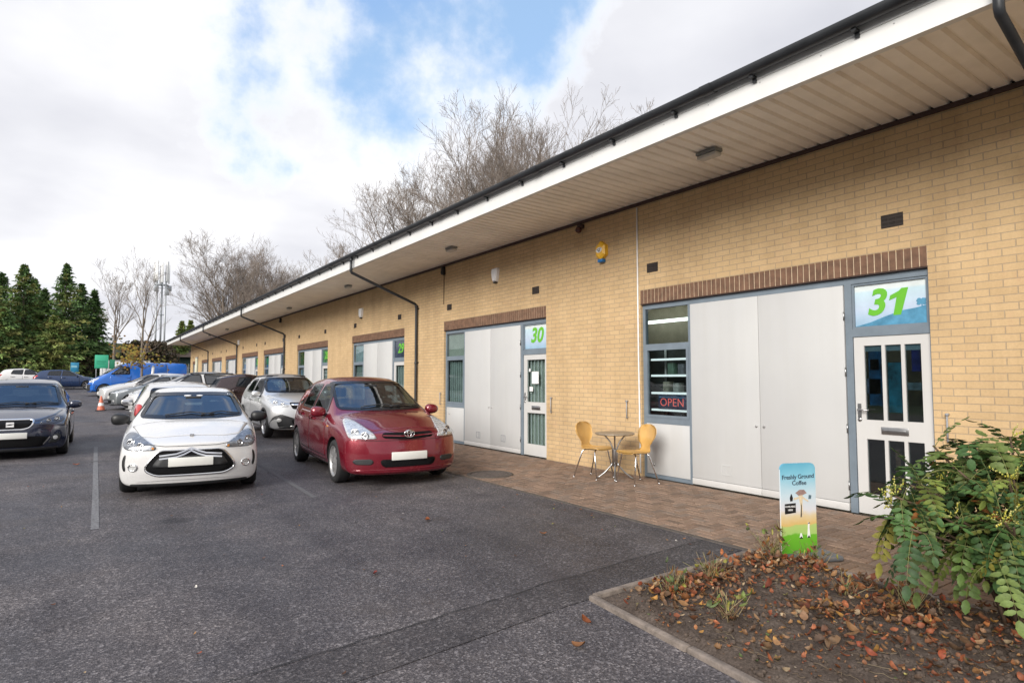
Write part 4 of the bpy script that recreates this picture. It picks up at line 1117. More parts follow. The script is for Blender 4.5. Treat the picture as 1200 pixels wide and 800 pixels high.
        mb = MB(); ry = Y(min(S['axle_r'] - .05, L - .9)); mb.bbox((-W * .72, ry - .3, fl + .1), (W * .72, ry + .15, fl + .34), .05); mb.bbox((-W * .72, ry + .1, fl + .3), (W * .72, ry + .24, by + .04), .05); mb.build('rear_bench', M['seat'], root)
        wy = Y(S['cowl'] + .78); mt = Matrix.Translation((.36, wy, by - .02)) @ Matrix.Rotation(R(65), 4, 'X'); mb = MB()
        mb.tube([mt @ Vector((.18 * math.cos(k * .3142), .18 * math.sin(k * .3142), 0)) for k in range(21)], .014, 8)
        for a in (.3, 2.84, 4.71): mb.tube([mt @ Vector((0, 0, 0)), mt @ Vector((.18 * math.cos(a), .18 * math.sin(a), 0))], .018, 6)
        mb.build('steering_wheel', M['plastic'], root)
        mb = MB(); mm_ = sh.hit('F', (0, hz - .07), -.06); mb.bbox((-.11, mm_.y - .01, hz - .10), (.11, mm_.y + .02, hz - .035), .012); mb.build('inner_mirror', M['plastic'], root)
    return root, sh

def profile(L, W, H, zb, nose, cowl, cowl_z, head, head_z, tail, tail_z, rear_z, beltf, beltc, beltr, wroof, hoodw=.86, nose2=None, peak=None):
    """default curves of a hatchback-like body"""
    pk = peak or (head + .55)
    top = [(0, nose), (.10, nose + .05), (.32, nose2 or nose + .12), (cowl * .6, lerp(nose2 or nose + .12, cowl_z, .62)), (cowl - .06, cowl_z - .012), (cowl + .04, cowl_z + .02), (head, head_z), (head + .18, head_z + .035), (pk, H), (tail - .5, lerp(H, tail_z, .35)), (tail, tail_z), (L - .14, rear_z), (L, rear_z - .10)]
    st = sorted(set([0, .10, .32, cowl * .6, cowl - .06, cowl + .04, lerp(cowl, head, .33), lerp(cowl, head, .66), head, head + .18, pk] + [lerp(pk, tail, k / 4) for k in (1, 2, 3)] + [tail, lerp(tail, L - .14, .5), L - .14, L]))
    return dict(L=L, W=W, H=H, stations=st, zb=[(0, zb), (L, zb)], top=top, cowl=cowl, head=head, tail=tail,
                belt=[(0, nose - .05), (.35, lerp(nose, beltf, .5)), (cowl * .75, beltf), (cowl + .3, beltc), (tail, beltr), (L - .12, beltr - .05), (L, rear_z - .16)],
                wide=[(0, .955), (.45, .99), (cowl, 1.0), (L * .65, 1.0), (L - .5, .985), (L, .90)],
                wr=[(0, .80), (.4, hoodw - .02), (cowl - .06, hoodw), (cowl + .04, hoodw + .005), (head, wroof), (tail, wroof * .97), (L - .14, .84), (L, .82)],
                cowl_w=hoodw * W - .055, cowl_z=cowl_z + .035, head_z=head_z - .02, head_w=wroof * W - .045)
M['hub'] = mat('hubcap_silver', (.40, .40, .40), .4, .6, var=.2, scale=14)
PF = [(.0, .10), (.22, .04), (.34, .0), (.50, .0), (.62, .03), (.74, .06), (.95, .22)]
PR = [(.0, .08), (.30, .0), (.55, .0), (.75, .06), (1.2, .10)]
# ---- white three door hatchback
P_white = paint('paint_white', (.66, .655, .65), .0, .25)
S = profile(3.95, .855, 1.47, .17, .72, 1.02, .985, 1.86, 1.375, 3.42, 1.36, .98, .87, .93, .97, .70)
S.update(pf=PF, pr=PR, axle_f=.80, axle_r=3.26, wheel_r=.315, paint=P_white, spokes=7, mirror=(1.42, .95), mirror_mat=M['black'], bf=.34,
    side_windows=[[(1.42, .97), (2.45, .985), (2.38, 1.36), (2.02, 1.365)], [(2.55, .99), (3.15, 1.06), (3.0, 1.34), (2.48, 1.365)]],
    rear_window=[(-.55, 1.05), (.55, 1.05), (.50, 1.33), (-.50, 1.33)],
    hood=[(-.60, .42), (-.40, .30), (.40, .30), (.60, .42), (.735, .97), (.4, 1.0), (-.4, 1.0), (-.735, .97)],
    doors=[dict(p=[(1.22, .34), (2.50, .34), (2.52, .92), (1.22, .90)], handle=(2.36, .84))],
    plate=(0, .505),
    headlights=[dict(p=[(.405, .655), (.40, .705), (.52, .775), (.665, .872), (.765, .865), (.795, .78), (.79, .70), (.72, .655)], bowls=[(.69, .745, .052), (.575, .715, .040)], amber=[(.42, .665), (.425, .695), (.455, .70), (.455, .665)], bezel='reflector_mid')],
    badge=None)
S.update(bf=.26)

def white_badge(root, sh):
    for k, (z, top) in enumerate(((.575, .685), (.535, .645))):
        mb = MB()
        pts = [(-.36, z + .0), (-.17, z + .022), (-.08, z + .055), (0, top - .01), (.08, z + .055), (.17, z + .022), (.36, z + .0)]
        sh.line(mb, 'F', [(a, (b + .015) * .95 - .03) for a, b in pts], .019, .016); mb.build('grille_chevron', M['chrome'], root)
    c = sh.hit('F', (0, .755), .004); mb = MB()
    for x0, x1, z0, z1 in ((-.024, -.014, 0, .05), (-.014, .024, .0, .009), (-.014, .024, .041, .05), (-.010, .024, .021, .029), (.014, .024, .009, .041)): mb.box((c.x + x0, c.y - .004, c.z - .025 + z0), (c.x + x1, c.y + .02, c.z - .025 + z1))
    mb.build('bonnet_badge', M['steel'], root)
S['badge'] = white_badge
S['bits'] = [('grille', 'F', 'mesh', [(-.40, .335), (.40, .335), (.53, .41), (.47, .52), (.36, .655), (-.36, .655), (-.47, .52), (-.53, .41)], .004),
             ('grille_panel', 'F', 'plastic', [(-.455, .44), (.455, .44), (.36, .585), (-.36, .585)], .010),
             ('running_light', 'F', 'black', [(.735, .40), (.765, .39), (.785, .50), (.765, .60), (.735, .615), (.755, .50)], .006, True),
             ('fog_light', 'F', 'reflector', oval(.655, .445, .045, .042, 14), .006, True),
             ('fog_bezel', 'F', 'steel', [(.60, .452), (.60, .462), (.72, .462), (.72, .452)], .009, True),
             ('sticker', 'F', 'white', rect(-.13, 1.31, -.03, 1.328), .009), ('sticker', 'F', 'white', rect(.04, 1.31, .13, 1.327), .009), ('lower_lip', 'F', 'plastic', [(-.66, .175), (.66, .175), (.70, .225), (-.70, .225)], .006),
             ('tail_light', 'R', 'redlamp', [(.62, .72), (.78, .74), (.78, .94), (.66, .93)], .006, True)]
S['bands'] = [('grille_surround', 'F', 'chrome', [(-.40, .335), (.40, .335), (.53, .41), (.47, .52), (.36, .655), (-.36, .655), (-.47, .52), (-.53, .41)], -.016, .004, .012),
              ('fog_ring', 'F', 'chrome', oval(.655, .445, .05, .047, 14), -.006, .008, .010), ('fog_ring', 'F', 'chrome', oval(-.655, .445, .05, .047, 14), -.006, .008, .010)]
S['lines'] = [('bumper_seam', 'F', 'gap', [(-.60, .76), (-.30, .715), (.30, .715), (.60, .76)], .006, .003, False), ('bumper_crease', 'F', P_white, [(-.62, .265), (-.3, .285), (.3, .285), (.62, .265)], .03, .010, False)]
S_white = S
zscale(S, .95)
dn = lambda p: [(a, b - .03) for a, b in p]
S['bits'] = [(t[0], t[1], t[2], dn(t[3])) + tuple(t[4:]) if t[0] not in ('sticker', 'tail_light') else t for t in S['bits']]
S['bands'] = [(t[0], t[1], t[2], dn(t[3])) + tuple(t[4:]) for t in S['bands']]; S['lines'] = [t[:3] + (dn(t[3]),) + t[4:] for t in S['lines']]
S['plate'] = (0, S['plate'][1] - .03); S['zb'] = [(0, .135), (3.95, .16)]
for h in S['headlights']: h['p'] = [(a, b - .02) for a, b in h['p']]; h['bowls'] = [(x, z - .02, r) for x, z, r in h['bowls']]; h['amber'] = [(a, b - .02) for a, b in h['amber']]
make_car('hatchback_car', 'white hatchback with black mirrors, chrome chevron grille and blank plate', S, (1.41, 10.95, 0), R(-7.5))

# ---- dark red compact people carrier
P_red = paint('paint_red', (.19, .007, .020), .35, .24)
S = profile(4.36, .885, 1.66, .18, .80, 1.12, 1.075, 2.02, 1.56, 3.95, 1.52, 1.08, .93, 1.00, 1.06, .72, hoodw=.84, nose2=.91)
S.update(pf=[(.0, .10), (.22, .03), (.36, .0), (.52, .0), (.64, .02), (.78, .05), (1.0, .2)], pr=PR, axle_f=.88, axle_r=3.60, wheel_r=.315, paint=P_red, hubcap=True, spokes=8, mirror=(1.50, 1.03), bf=.34, frit=.03,
    side_windows=[[(1.52, 1.06), (2.42, 1.075), (2.36, 1.50), (2.08, 1.505), (1.75, 1.28)], [(2.52, 1.08), (3.32, 1.10), (3.18, 1.495), (2.46, 1.505)], [(3.42, 1.12), (3.86, 1.16), (3.72, 1.45), (3.34, 1.49)]],
    rear_window=[(-.58, 1.13), (.58, 1.13), (.52, 1.50), (-.52, 1.50)],
    hood=[(-.48, .22), (.48, .22), (.66, .62), (.74, 1.06), (.4, 1.10), (-.4, 1.10), (-.74, 1.06), (-.66, .62)],
    doors=[dict(p=[(1.34, .36), (2.46, .36), (2.48, 1.01), (1.42, 1.0)], handle=(2.33, .93)), dict(p=[(2.51, .36), (3.16, .38), (3.34, .74), (3.38, 1.04), (2.53, 1.02)], handle=(3.22, .96))],
    plate=(0, .46), headlights=[dict(p=[(.455, .715), (.46, .74), (.53, .86), (.63, .975), (.70, .99), (.765, .93), (.80, .78), (.79, .715)], bowls=[(.60, .765, .050), (.70, .80, .055)])])
def red_badge(root, sh):
    c = sh.hit('F', (0, .735), .014)
    for rx, rz, dx, dz in ((.075, .05, 0, 0), (.028, .05, 0, 0), (.05, .017, 0, .022)):
        mb = MB(); mb.tube([(c.x + dx + rx * math.cos(k * .3142), c.y - .006, c.z + dz + rz * math.sin(k * .3142)) for k in range(21)], .0075, 6); mb.build('oval_badge', M['chrome'], root)
S['badge'] = red_badge
S['bits'] = [('grille', 'F', 'mesh', [(-.38, .725), (-.10, .70), (.10, .70), (.38, .725), (.38, .80), (-.38, .80)], .005),
             ('lower_grille', 'F', 'mesh', [(-.38, .30), (.38, .30), (.42, .415), (-.42, .415)], .005),
             ('side_intake', 'F', 'plastic', [(.50, .34), (.74, .345), (.76, .42), (.50, .425)], .005, True),
             ('lower_lip', 'F', P_red, [(-.72, .225), (.72, .225), (.76, .27), (-.76, .27)], .016),
             ('tail_light', 'R', 'redlamp', [(.64, .95), (.79, .95), (.74, 1.42), (.66, 1.42)], .006, True),
             ('side_indicator', 'L', 'amber', [(1.20, .835), (1.28, .835), (1.28, .86), (1.20, .86)], .006, True)]
S['lines'] = [('grille_bar', 'F', P_red, [(-.37, .763), (-.1, .748), (.1, .748), (.37, .763)], .016, .016, False), ('sill_strip', 'L', 'plastic', [(1.34, .27), (3.1, .27)], .07, .004, True),
              ('bumper_seam', 'F', 'gap', [(-.79, .70), (-.44, .69), (.44, .69), (.79, .70)], .006, .004, False)]
zscale(S, .945)
make_car('people_carrier_car', 'dark red people carrier with clear headlights parked beside the brick paving', S, (3.99, 10.24, 0), R(-4.5))

# ---- dark blue-black hatchback on the left
P_navy = paint('paint_navy', (.010, .016, .042), .35, .22)
S = profile(4.32, .885, 1.525, .15, .67, 1.16, .945, 2.0, 1.42, 3.75, 1.38, 1.0, .85, .91, .97, .71, nose2=.78)
S.update(pf=PF, pr=PR, axle_f=.88, axle_r=3.46, wheel_r=.315, paint=P_navy, spokes=5, mirror=(1.50, .94), bf=.36,
    side_windows=[[(1.50, .96), (2.50, .975), (2.44, 1.335), (2.06, 1.34)], [(2.60, .98), (3.42, 1.04), (3.25, 1.30), (2.54, 1.335)]],
    rear_window=[(-.55, 1.05), (.55, 1.05), (.50, 1.30), (-.50, 1.30)],
    hood=[(-.42, .20), (.42, .20), (.66, .62), (.75, 1.10), (.4, 1.14), (-.4, 1.14), (-.75, 1.10), (-.66, .62)],
    doors=[dict(p=[(1.32, .34), (2.52, .34), (2.55, .91), (1.38, .89)], handle=(2.40, .80))],
    plate=(0, .45), headlights=[dict(p=[(.42, .665), (.45, .70), (.60, .775), (.74, .80), (.80, .77), (.80, .70), (.70, .66), (.55, .65)], bowls=[(.56, .70, .042), (.68, .725, .048)], bezel='reflector_dark')])
def navy_badge(root, sh):
    c = sh.hit('F', (0, .655), .016); mb = MB()
    for q in ([(-.058, .045), (.058, .045), (.058, .012), (-.012, .012), (-.058, -.008)], [(.058, -.045), (-.058, -.045), (-.058, -.014), (.012, -.010), (.058, .004)]):
        mb.prism(q, .012, Matrix.Translation((c.x, c.y, c.z)) @ Matrix.Rotation(R(90), 4, 'X'))
    mb.build('letter_badge', M['white'], root)
S['badge'] = navy_badge
gp = [(-.20, .565), (.20, .565), (.30, .60), (.345, .70), (.30, .735), (-.30, .735), (-.345, .70), (-.30, .60)]
S['bits'] = [('grille', 'F', 'mesh', gp, .004), ('lower_grille', 'F', 'mesh', [(-.50, .23), (.50, .23), (.60, .40), (.45, .43), (-.45, .43), (-.60, .40)], .004),
             ('fog_recess', 'F', 'plastic', [(.56, .27), (.74, .30), (.77, .44), (.66, .46)], .005, True), ('fog_light', 'F', 'reflector', oval(.68, .385, .038, .038, 14), .008, True),
             ('lower_lip', 'F', 'plastic', [(-.70, .16), (.70, .16), (.74, .21), (-.74, .21)], .006), ('tail_light', 'R', 'redlamp', [(.60, .80), (.79, .80), (.79, .92), (.62, .92)], .006, True)]
S['bands'] = [('grille_surround', 'F', 'chrome', gp, -.016, .010, .010)]
S['lines'] = [('bumper_trim', 'F', 'steel', [(.50, .27), (.60, .41)], .02, .008, True)]
S_navy = S
make_car('hatchback_car', 'dark navy hatchback with chrome rimmed grille at the left edge of the car park', S, (-1.11, 16.95, 0), R(-1.0))

# ---- silver small SUV behind the red car
P_silver = paint('paint_silver', (.60, .61, .62), .45, .30)
S = profile(4.28, .89, 1.66, .22, .86, 1.15, 1.12, 1.92, 1.54, 3.80, 1.50, 1.12, 1.0, 1.05, 1.10, .72, nose2=1.0)
S.update(pf=[(.0, .12), (.25, .05), (.40, .0), (.60, .0), (.80, .05), (1.05, .2)], pr=PR, axle_f=.88, axle_r=3.44, wheel_r=.34, paint=P_silver, spokes=5, mirror=(1.42, 1.07), bf=.34, clad=True,
    side_windows=[[(1.42, 1.10), (2.40, 1.11), (2.34, 1.50), (1.98, 1.505)], [(2.50, 1.12), (3.28, 1.16), (3.10, 1.48), (2.44, 1.50)]],
    rear_window=[(-.56, 1.18), (.56, 1.18), (.50, 1.47), (-.50, 1.47)],
    hood=[(-.44, .26), (.44, .26), (.66, .62), (.75, 1.10), (.4, 1.13), (-.4, 1.13), (-.75, 1.10), (-.66, .62)],
    doors=[dict(p=[(1.32, .42), (2.44, .42), (2.46, 1.04), (1.36, 1.02)], handle=(2.30, .95)), dict(p=[(2.49, .42), (3.0, .44), (3.22, .80), (3.26, 1.07), (2.51, 1.05)], handle=(3.08, .98))],
    plate=(0, .56), badge=None, headlights=[dict(p=[(.44, .80), (.46, .84), (.60, .93), (.76, 1.0), (.82, .97), (.82, .86), (.70, .80)], bowls=[(.57, .855, .045), (.70, .89, .052)])])
def silver_badge(root, sh):
    c = sh.hit('F', (0, .86), .012); mb = MB(); mb.tube([(c.x + .06 * math.cos(k * .3142), c.y, c.z + .06 * math.sin(k * .3142)) for k in range(21)], .009, 6)
    mb.tube([(c.x - .055, c.y, c.z - .012), (c.x + .015, c.y - .002, c.z + .012), (c.x - .015, c.y - .002, c.z - .012), (c.x + .055, c.y, c.z + .012)], .008, 6); mb.build('ring_badge', M['chrome'], root)
S['badge'] = silver_badge
S['bits'] = [('grille', 'F', 'mesh', [(-.36, .74), (.36, .74), (.42, .90), (-.42, .90)], .005), ('grille_bar', 'F', 'chrome', [(-.38, .83), (.38, .83), (.39, .87), (-.39, .87)], .010),
             ('bumper_cladding', 'F', 'plastic', [(-.82, .26), (.82, .26), (.85, .42), (.78, .56), (.60, .62), (.40, .50), (-.40, .50), (-.60, .62), (-.78, .56), (-.85, .42)], .006),
             ('lower_grille', 'F', 'mesh', [(-.34, .36), (.34, .36), (.40, .48), (-.40, .48)], .010), ('fog_light', 'F', 'reflector', oval(.66, .47, .055, .045, 14), .012, True),
             ('skid_plate', 'F', 'steel', [(-.36, .25), (.36, .25), (.44, .33), (-.44, .33)], .012), ('tail_light', 'R', 'redlamp', [(.62, .95), (.80, .95), (.80, 1.10), (.66, 1.12)], .006, True)]
S['lines'] = [('roof_rail', 'L', 'black', [(2.1, 1.575), (3.6, 1.555)], .03, .02, True), ('sill_cladding', 'L', 'plastic', [(1.25, .32), (3.05, .32)], .12, .004, True)]
S_suv = S
make_car('small_suv_car', 'silver small SUV with black lower bumper parked behind the red car', S, (4.66, 18.0, .01), 0)
# ---- the cars further back
def simple(S, **kw):
    S = dict(S); S.update(kw); return S
def std_hatch(L, W, H, paint_, rail=False, sub=3, **kw):
    k = L / 4.2; h = H / 1.47
    S = profile(L, W, H, .17, .72 * h, 1.05 * k, .98 * h, 1.9 * k, 1.38 * h, L - .45, 1.36 * h, 1.0 * h, .88 * h, .94 * h, 1.0 * h, .72, nose2=.84 * h)
    b = .98 * h; t = 1.355 * h
    S.update(pf=PF, pr=PR, axle_f=.86 * k, axle_r=L - .80 * k, wheel_r=.31, paint=paint_, spokes=6, mirror=(1.45 * k, .96 * h), sub=sub, detail=0, glass=M['tint_glass'],
        side_windows=[[(1.45 * k, b), (2.38 * k, b + .015), (2.33 * k, t), (2.0 * k, t)], [(2.48 * k, b + .015), (L - .95, b + .06), (L - 1.08, t - .03), (2.42 * k, t)]],
        rear_window=[(-.55, 1.05 * h), (.55, 1.05 * h), (.50, 1.32 * h), (-.50, 1.32 * h)], plate=(0, .50),
        hood=[(-.48, .26), (.48, .26), (.66, .6), (.74, 1.0 * k), (.4, 1.03 * k), (-.4, 1.03 * k), (-.74, 1.0 * k), (-.66, .6)],
        doors=[dict(p=[(1.3 * k, .36), (2.41 * k, .36), (2.43 * k, .92 * h), (1.34 * k, .90 * h)], handle=(2.26 * k, .83 * h)), dict(p=[(2.46 * k, .36), (L - 1.22 * k, .38), (L - 1.0 * k, .74 * h), (L - 1.0 * k, .95 * h), (2.47 * k, .93 * h)], handle=(L - 1.12 * k, .86 * h))],
        headlights=[dict(p=[(.44, .66 * h), (.46, .71 * h), (.60, .79 * h), (.76, .84 * h), (.80, .80 * h), (.79, .69 * h)], bowls=[(.57, .72 * h, .042), (.69, .75 * h, .045)])],
        bits=[('grille', 'F', 'mesh', [(-.36, .60 * h), (.36, .60 * h), (.38, .69 * h), (-.38, .69 * h)], .005), ('lower_grille', 'F', 'mesh', [(-.48, .25), (.48, .25), (.54, .40), (-.54, .40)], .005),
              ('fog_light', 'F', 'reflector', oval(.66, .36, .045, .04, 12), .006, True), ('lower_lip', 'F', 'plastic', [(-.68, .175), (.68, .175), (.72, .22), (-.72, .22)], .006),
              ('tail_light', 'R', 'redlamp', [(.62, .78 * h), (.79, .78 * h), (.77, 1.02 * h), (.66, 1.02 * h)], .006, True)])
    if rail: S['lines'] = [('roof_rail', 'L', 'plastic', [(2.0 * k, 1.39 * h), (L - .8, 1.375 * h)], .04, .022, True)]
    S.update(kw); return S
P_white2 = paint('paint_silver_white', (.60, .59, .575), .25, .28)
P_grey = paint('paint_grey', (.20, .22, .23), .5, .3)
P_maroon = paint('paint_maroon', (.030, .014, .017), .4, .25)
P_blue = paint('paint_van_blue', (.008, .125, .52), .05, .3)
P_dblue = paint('paint_dark_blue', (.012, .035, .105), .3, .25)
P_lsilver = paint('paint_pale_silver', (.66, .66, .66), .35, .3)
make_car('hatchback_car', 'pale silver hatchback parked tail to tail behind the white hatchback, red tail lamp showing', std_hatch(4.05, .85, 1.47, P_white2), (1.66, 15.75, 0), R(180 - 3))
MRN = std_hatch(3.55, .80, 1.60, P_maroon); MRN['bits'] = [t for t in MRN['bits'] if t[0] != 'tail_light']
make_car('hatchback_car', 'small dark maroon car half hidden between the silver SUV and the estate', MRN, (5.25, 24.6, gz(24.6)), R(90))
make_car('estate_car', 'pale silver estate car with black roof rails behind the white hatchback', std_hatch(4.5, .87, 1.64, P_lsilver, True), (3.45, 27.5, gz(27.5)), R(-90))
make_car('hatchback_car', 'grey hatchback with its nose just beyond the pale silver hatchback', std_hatch(4.0, .84, 1.46, P_grey), (2.75, 31.0, gz(31)), R(-90))
make_car('saloon_car', 'light silver saloon in front of the blue vans with the traffic cone at its nose', std_hatch(4.5, .87, 1.48, P_lsilver), (2.68, 35.6, gz(35.6)), R(-90))
make_car('hatchback_car', 'dark blue hatchback standing sideways at the far end below the conifers', std_hatch(4.2, .87, 1.46, P_dblue), (-1.2, 56.4, gz(56.4)), R(90))
make_car('hatchback_car', 'white hatchback at the far end showing its roof behind the dark navy car', std_hatch(4.0, .86, 1.50, P_white), (-3.6, 59.5, gz(59.5)), R(90))
# vans
def van_spec():
    L = 4.25; S = profile(L, .97, 2.03, .22, .92, .78, 1.28, 1.62, 1.84, L - .12, 1.98, 1.2, 1.12, 1.22, 1.22, .83, hoodw=.88, nose2=1.08, peak=2.3)
    S['top'] = [(0, .90), (.10, .98), (.35, 1.10), (.72, 1.27), (.84, 1.34), (1.62, 1.86), (1.85, 1.95), (2.3, 2.03), (L - .2, 2.0), (L - .06, 1.92), (L, 1.80)]
    S['stations'] = [0, .1, .35, .72, .84, 1.1, 1.36, 1.62, 1.85, 2.3, 2.75, 3.2, 3.65, L - .2, L - .06, L]
    S['belt'] = [(0, .85), (.35, 1.02), (.8, 1.2), (1.6, 1.24), (L, 1.24)]; S['wr'] = [(0, .80), (.35, .84), (.84, .88), (1.62, .82), (2.3, .86), (L, .86)]
    S.update(pf=[(0, .1), (.3, .02), (.5, 0), (.7, .02), (.95, .10), (1.2, .25)], pr=[(0, .04), (.4, 0), (2.2, .03)], axle_f=.88, axle_r=3.35, wheel_r=.34, paint=P_blue, hubcap=True, mirror=(1.35, 1.30), mirror_mat=M['plastic'], sub=3, detail=0, glass=M['tint_glass'],
        side_windows=[[(1.18, 1.27), (2.15, 1.27), (2.13, 1.72), (1.72, 1.74)]], rear_window=[(-.6, 1.3), (.6, 1.3), (.58, 1.75), (-.58, 1.75)], plate=(0, .5), hcrown=.05, rcrown=.07,
        hood=[(-.62, .30), (.62, .30), (.78, .74), (-.78, .74)], doors=[dict(p=[(1.15, .5), (2.2, .5), (2.22, 1.2), (1.15, 1.18)], handle=(2.08, 1.08))],
        headlights=[dict(p=[(.56, .78), (.58, .95), (.72, 1.05), (.86, 1.08), (.90, .95), (.86, .78)], bowls=[(.70, .86, .06), (.75, .97, .05)])],
        bits=[('bumper', 'F', 'plastic', [(-.92, .28), (.92, .28), (.95, .66), (-.95, .66)], .012), ('grille', 'F', 'mesh', [(-.46, .72), (.46, .72), (.5, .88), (-.5, .88)], .006), ('tail_light', 'R', 'redlamp', [(.80, .8), (.92, .8), (.92, 1.25), (.82, 1.25)], .006, True)],
        lines=[('side_rub_strip', 'L', 'plastic', [(1.3, .62), (2.95, .62)], .09, .012, True)])
    return S
make_car('panel_van', 'bright blue panel van with grey bumper facing left behind the young tree', van_spec(), (2.12, 44.6, gz(44.6)), R(-90), 'van', 'blue vans')
make_car('panel_van', 'second bright blue panel van behind, nearest the end of the terrace', van_spec(), (3.65, 48.2, gz(48.2)), R(-90), 'van', 'blue vans')

# ------------------------------------------------------------------ café set
M['ply'] = mat('plywood_honey', (.56, .33, .10), .38, var=.12, scale=5, coat=.3)
def chair(label, loc, rz):
    t = empty('cafe_chair', loc, rz); tag(t, label, 'chair', 'plywood café chairs')
    # shell: path in (y,z): front edge of the seat to top of the back; the sitter faces -y
    path = [(-.215, .445, .185), (-.20, .462, .200), (-.10, .462, .208), (.02, .455, .205), (.10, .452, .185), (.155, .462, .135), (.185, .495, .100), (.20, .54, .105), (.215, .60, .150), (.232, .66, .190), (.25, .73, .205), (.265, .79, .185), (.275, .83, .130), (.279, .848, .06)]
    mb = MB(); vs = []; nx = 9
    for s_ in (0, -.012):
        for y, z, hw in path:
            for k in range(nx):
                u = -1 + 2 * k / (nx - 1)
                back = max(0, min(1, (z - .47) / .12)); dz = .012 * u * u * (1 - back); dy = -.035 * u * u * back
                vs.append((u * hw, y + dy + s_ * back, z + dz + s_ * (1 - back)))
    n = len(path); fs = []
    for L_ in (0, 1):
        o = L_ * n * nx
        for i in range(n - 1):
            for k in range(nx - 1):
                q = (o + i * nx + k, o + i * nx + k + 1, o + (i + 1) * nx + k + 1, o + (i + 1) * nx + k); fs.append(q if L_ == 0 else q[::-1])
    o = n * nx
    for i in range(n - 1):
        for k in (0, nx - 1): fs.append((i * nx + k, (i + 1) * nx + k, o + (i + 1) * nx + k, o + i * nx + k))
    for k in range(nx - 1):
        for i in (0, n - 1): fs.append((i * nx + k, i * nx + k + 1, o + i * nx + k + 1, o + i * nx + k))
    mb.add(vs, fs, 0, True); mb.build('shell', M['ply'], t)
    for sx in (-1, 1):
        for y0, y1 in ((-.12, -.20), (.08, .24)):
            mb = MB(); mb.tube([(sx * .04, (y0 + .04) if y0 < 0 else (y0 - .04), .438), (sx * .13, y0, .436), (sx * .165, y0 + (y1 - y0) * .15, .415), (sx * .215, y1, .012)], .0105, 8); mb.lathe([(.0, 0), (.013, 0), (.013, .02), (.0, .022)], 8, mtx=Matrix.Translation((sx * .215, y1, 0)))
            mb.build('leg', M['chrome'], t)
    mb = MB(); mb.lathe([(0, .43), (.09, .43), (.09, .442), (0, .442)], 16); mb.build('mount_plate', M['steel'], t)
    return t
chair('honey plywood chair on the left of the round table, back to the second shop', (6.50, 7.16, 0), R(10))
chair('honey plywood chair on the right of the round table, against the window panel', (6.65, 6.43, 0), R(-98))
t = empty('round_table', (6.66, 6.88, 0)); tag(t, 'small round metal café table standing between the two plywood chairs', 'table')
mb = MB(); mb.lathe([(0, .700), (.29, .700), (.30, .695), (.30, .682), (.285, .672), (0, .672)], 40); mb.build('tabletop', mat('table_top', (.30, .25, .19), .4, .3, var=.3, scale=25), t)
mb = MB()
for k in range(4):
    a = math.pi / 4 + k * math.pi / 2; c, s_ = math.cos(a), math.sin(a)
    mb.tube([(c * .20, s_ * .20, .67), (c * .15, s_ * .15, .655), (c * .07, s_ * .07, .56), (c * .027, s_ * .027, .45), (c * .024, s_ * .024, .25)], .012, 8)
mb.lathe([(.045, .45), (.045, .20), (.03, .19)], 14); mb.build('pedestal', M['steel'], t)
for k in range(4):
    a = math.pi / 4 + k * math.pi / 2; c, s_ = math.cos(a), math.sin(a); mb = MB()
    mb.tube([(c * .03, s_ * .03, .26), (c * .06, s_ * .06, .20), (c * .15, s_ * .15, .10), (c * .24, s_ * .24, .03), (c * .27, s_ * .27, .015)], .012, 8); mb.build('foot', M['steel'], t)

# ------------------------------------------------------------------ pavement sign
PSX = empty('pavement_sign', (5.045, 2.995, 0), R(-22.4)); tag(PSX, 'small upright pavement sign reading Freshly Ground Coffee on a grey base', 'sign')
mb = MB(); mb.bbox((-.30, -.17, 0), (.30, .17, .045), .015); mb.build('base', mat('base_grey', (.12, .13, .145), .65, var=.2, bump=.2), PSX)
def rrect(x0, z0, x1, z1, r, n=5):
    o = []
    for cx, cz, a0 in ((x1 - r, z1 - r, 0), (x0 + r, z1 - r, 90), (x0, z0, None), (x1, z0, None)):
        if a0 is None: o.append((cx, cz))
        else: o += [(cx + r * math.cos(R(a0 + 90 * k / n)), cz + r * math.sin(R(a0 + 90 * k / n))) for k in range(n + 1)]
    return o
def mat_sign():
    m, nt, b, oc = newmat('sign_artwork')
    sp = nn(nt, 'ShaderNodeSeparateXYZ'); lk(nt, oc, sp.inputs[0])
    z = mathn(nt, 'MULTIPLY_ADD', mathn(nt, 'SUBTRACT', noise(nt, oc, 6, 4), .5), .10, sp.outputs[2])
    r = ramp(nt, mathn(nt, 'DIVIDE', z, .82), [(.05, (.10, .34, .02)), (.24, (.14, .42, .03)), (.25, (.36, .55, .16)), (.33, (.42, .55, .18)), (.345, (.66, .45, .16)), (.44, (.68, .56, .34)), (.50, (.66, .66, .70)), (.66, (.52, .66, .74)), (.85, (.22, .52, .66)), (1, (.10, .38, .54))])
    lk(nt, r.outputs[0], b.inputs['Base Color']); b.inputs['Roughness'].default_value = .35; return m
RX = Matrix.Rotation(R(90), 4, 'X')   # local z of a prism -> -y
mb = MB(); mb.prism(rrect(-.17, .045, .17, .80, .05), .018, RX @ Matrix.Translation((0, 0, -.009))); pb = mb.build('panel', mat_sign(), PSX)
mb = MB(); mb.box((-.172, -.004, .04), (-.1702, .004, .75)); mb.box((.1702, -.004, .04), (.172, .004, .75)); mb.build('edge_trim', M['white'], PSX)
ink = mat('sign_ink', (.03, .045, .075), .4)
SM = lambda x, z: Matrix.Translation((x, -.0095, z)) @ RX
text_mesh('headline', 'Freshly Ground', .052, ink, pb, SM(.0, .685) @ Matrix.Rotation(.03, 4, 'Z'), .0012, .0006, 0, .95)
text_mesh('headline', 'Coffee', .052, ink, pb, SM(.01, .632), .0012, .0006, 0, 1)
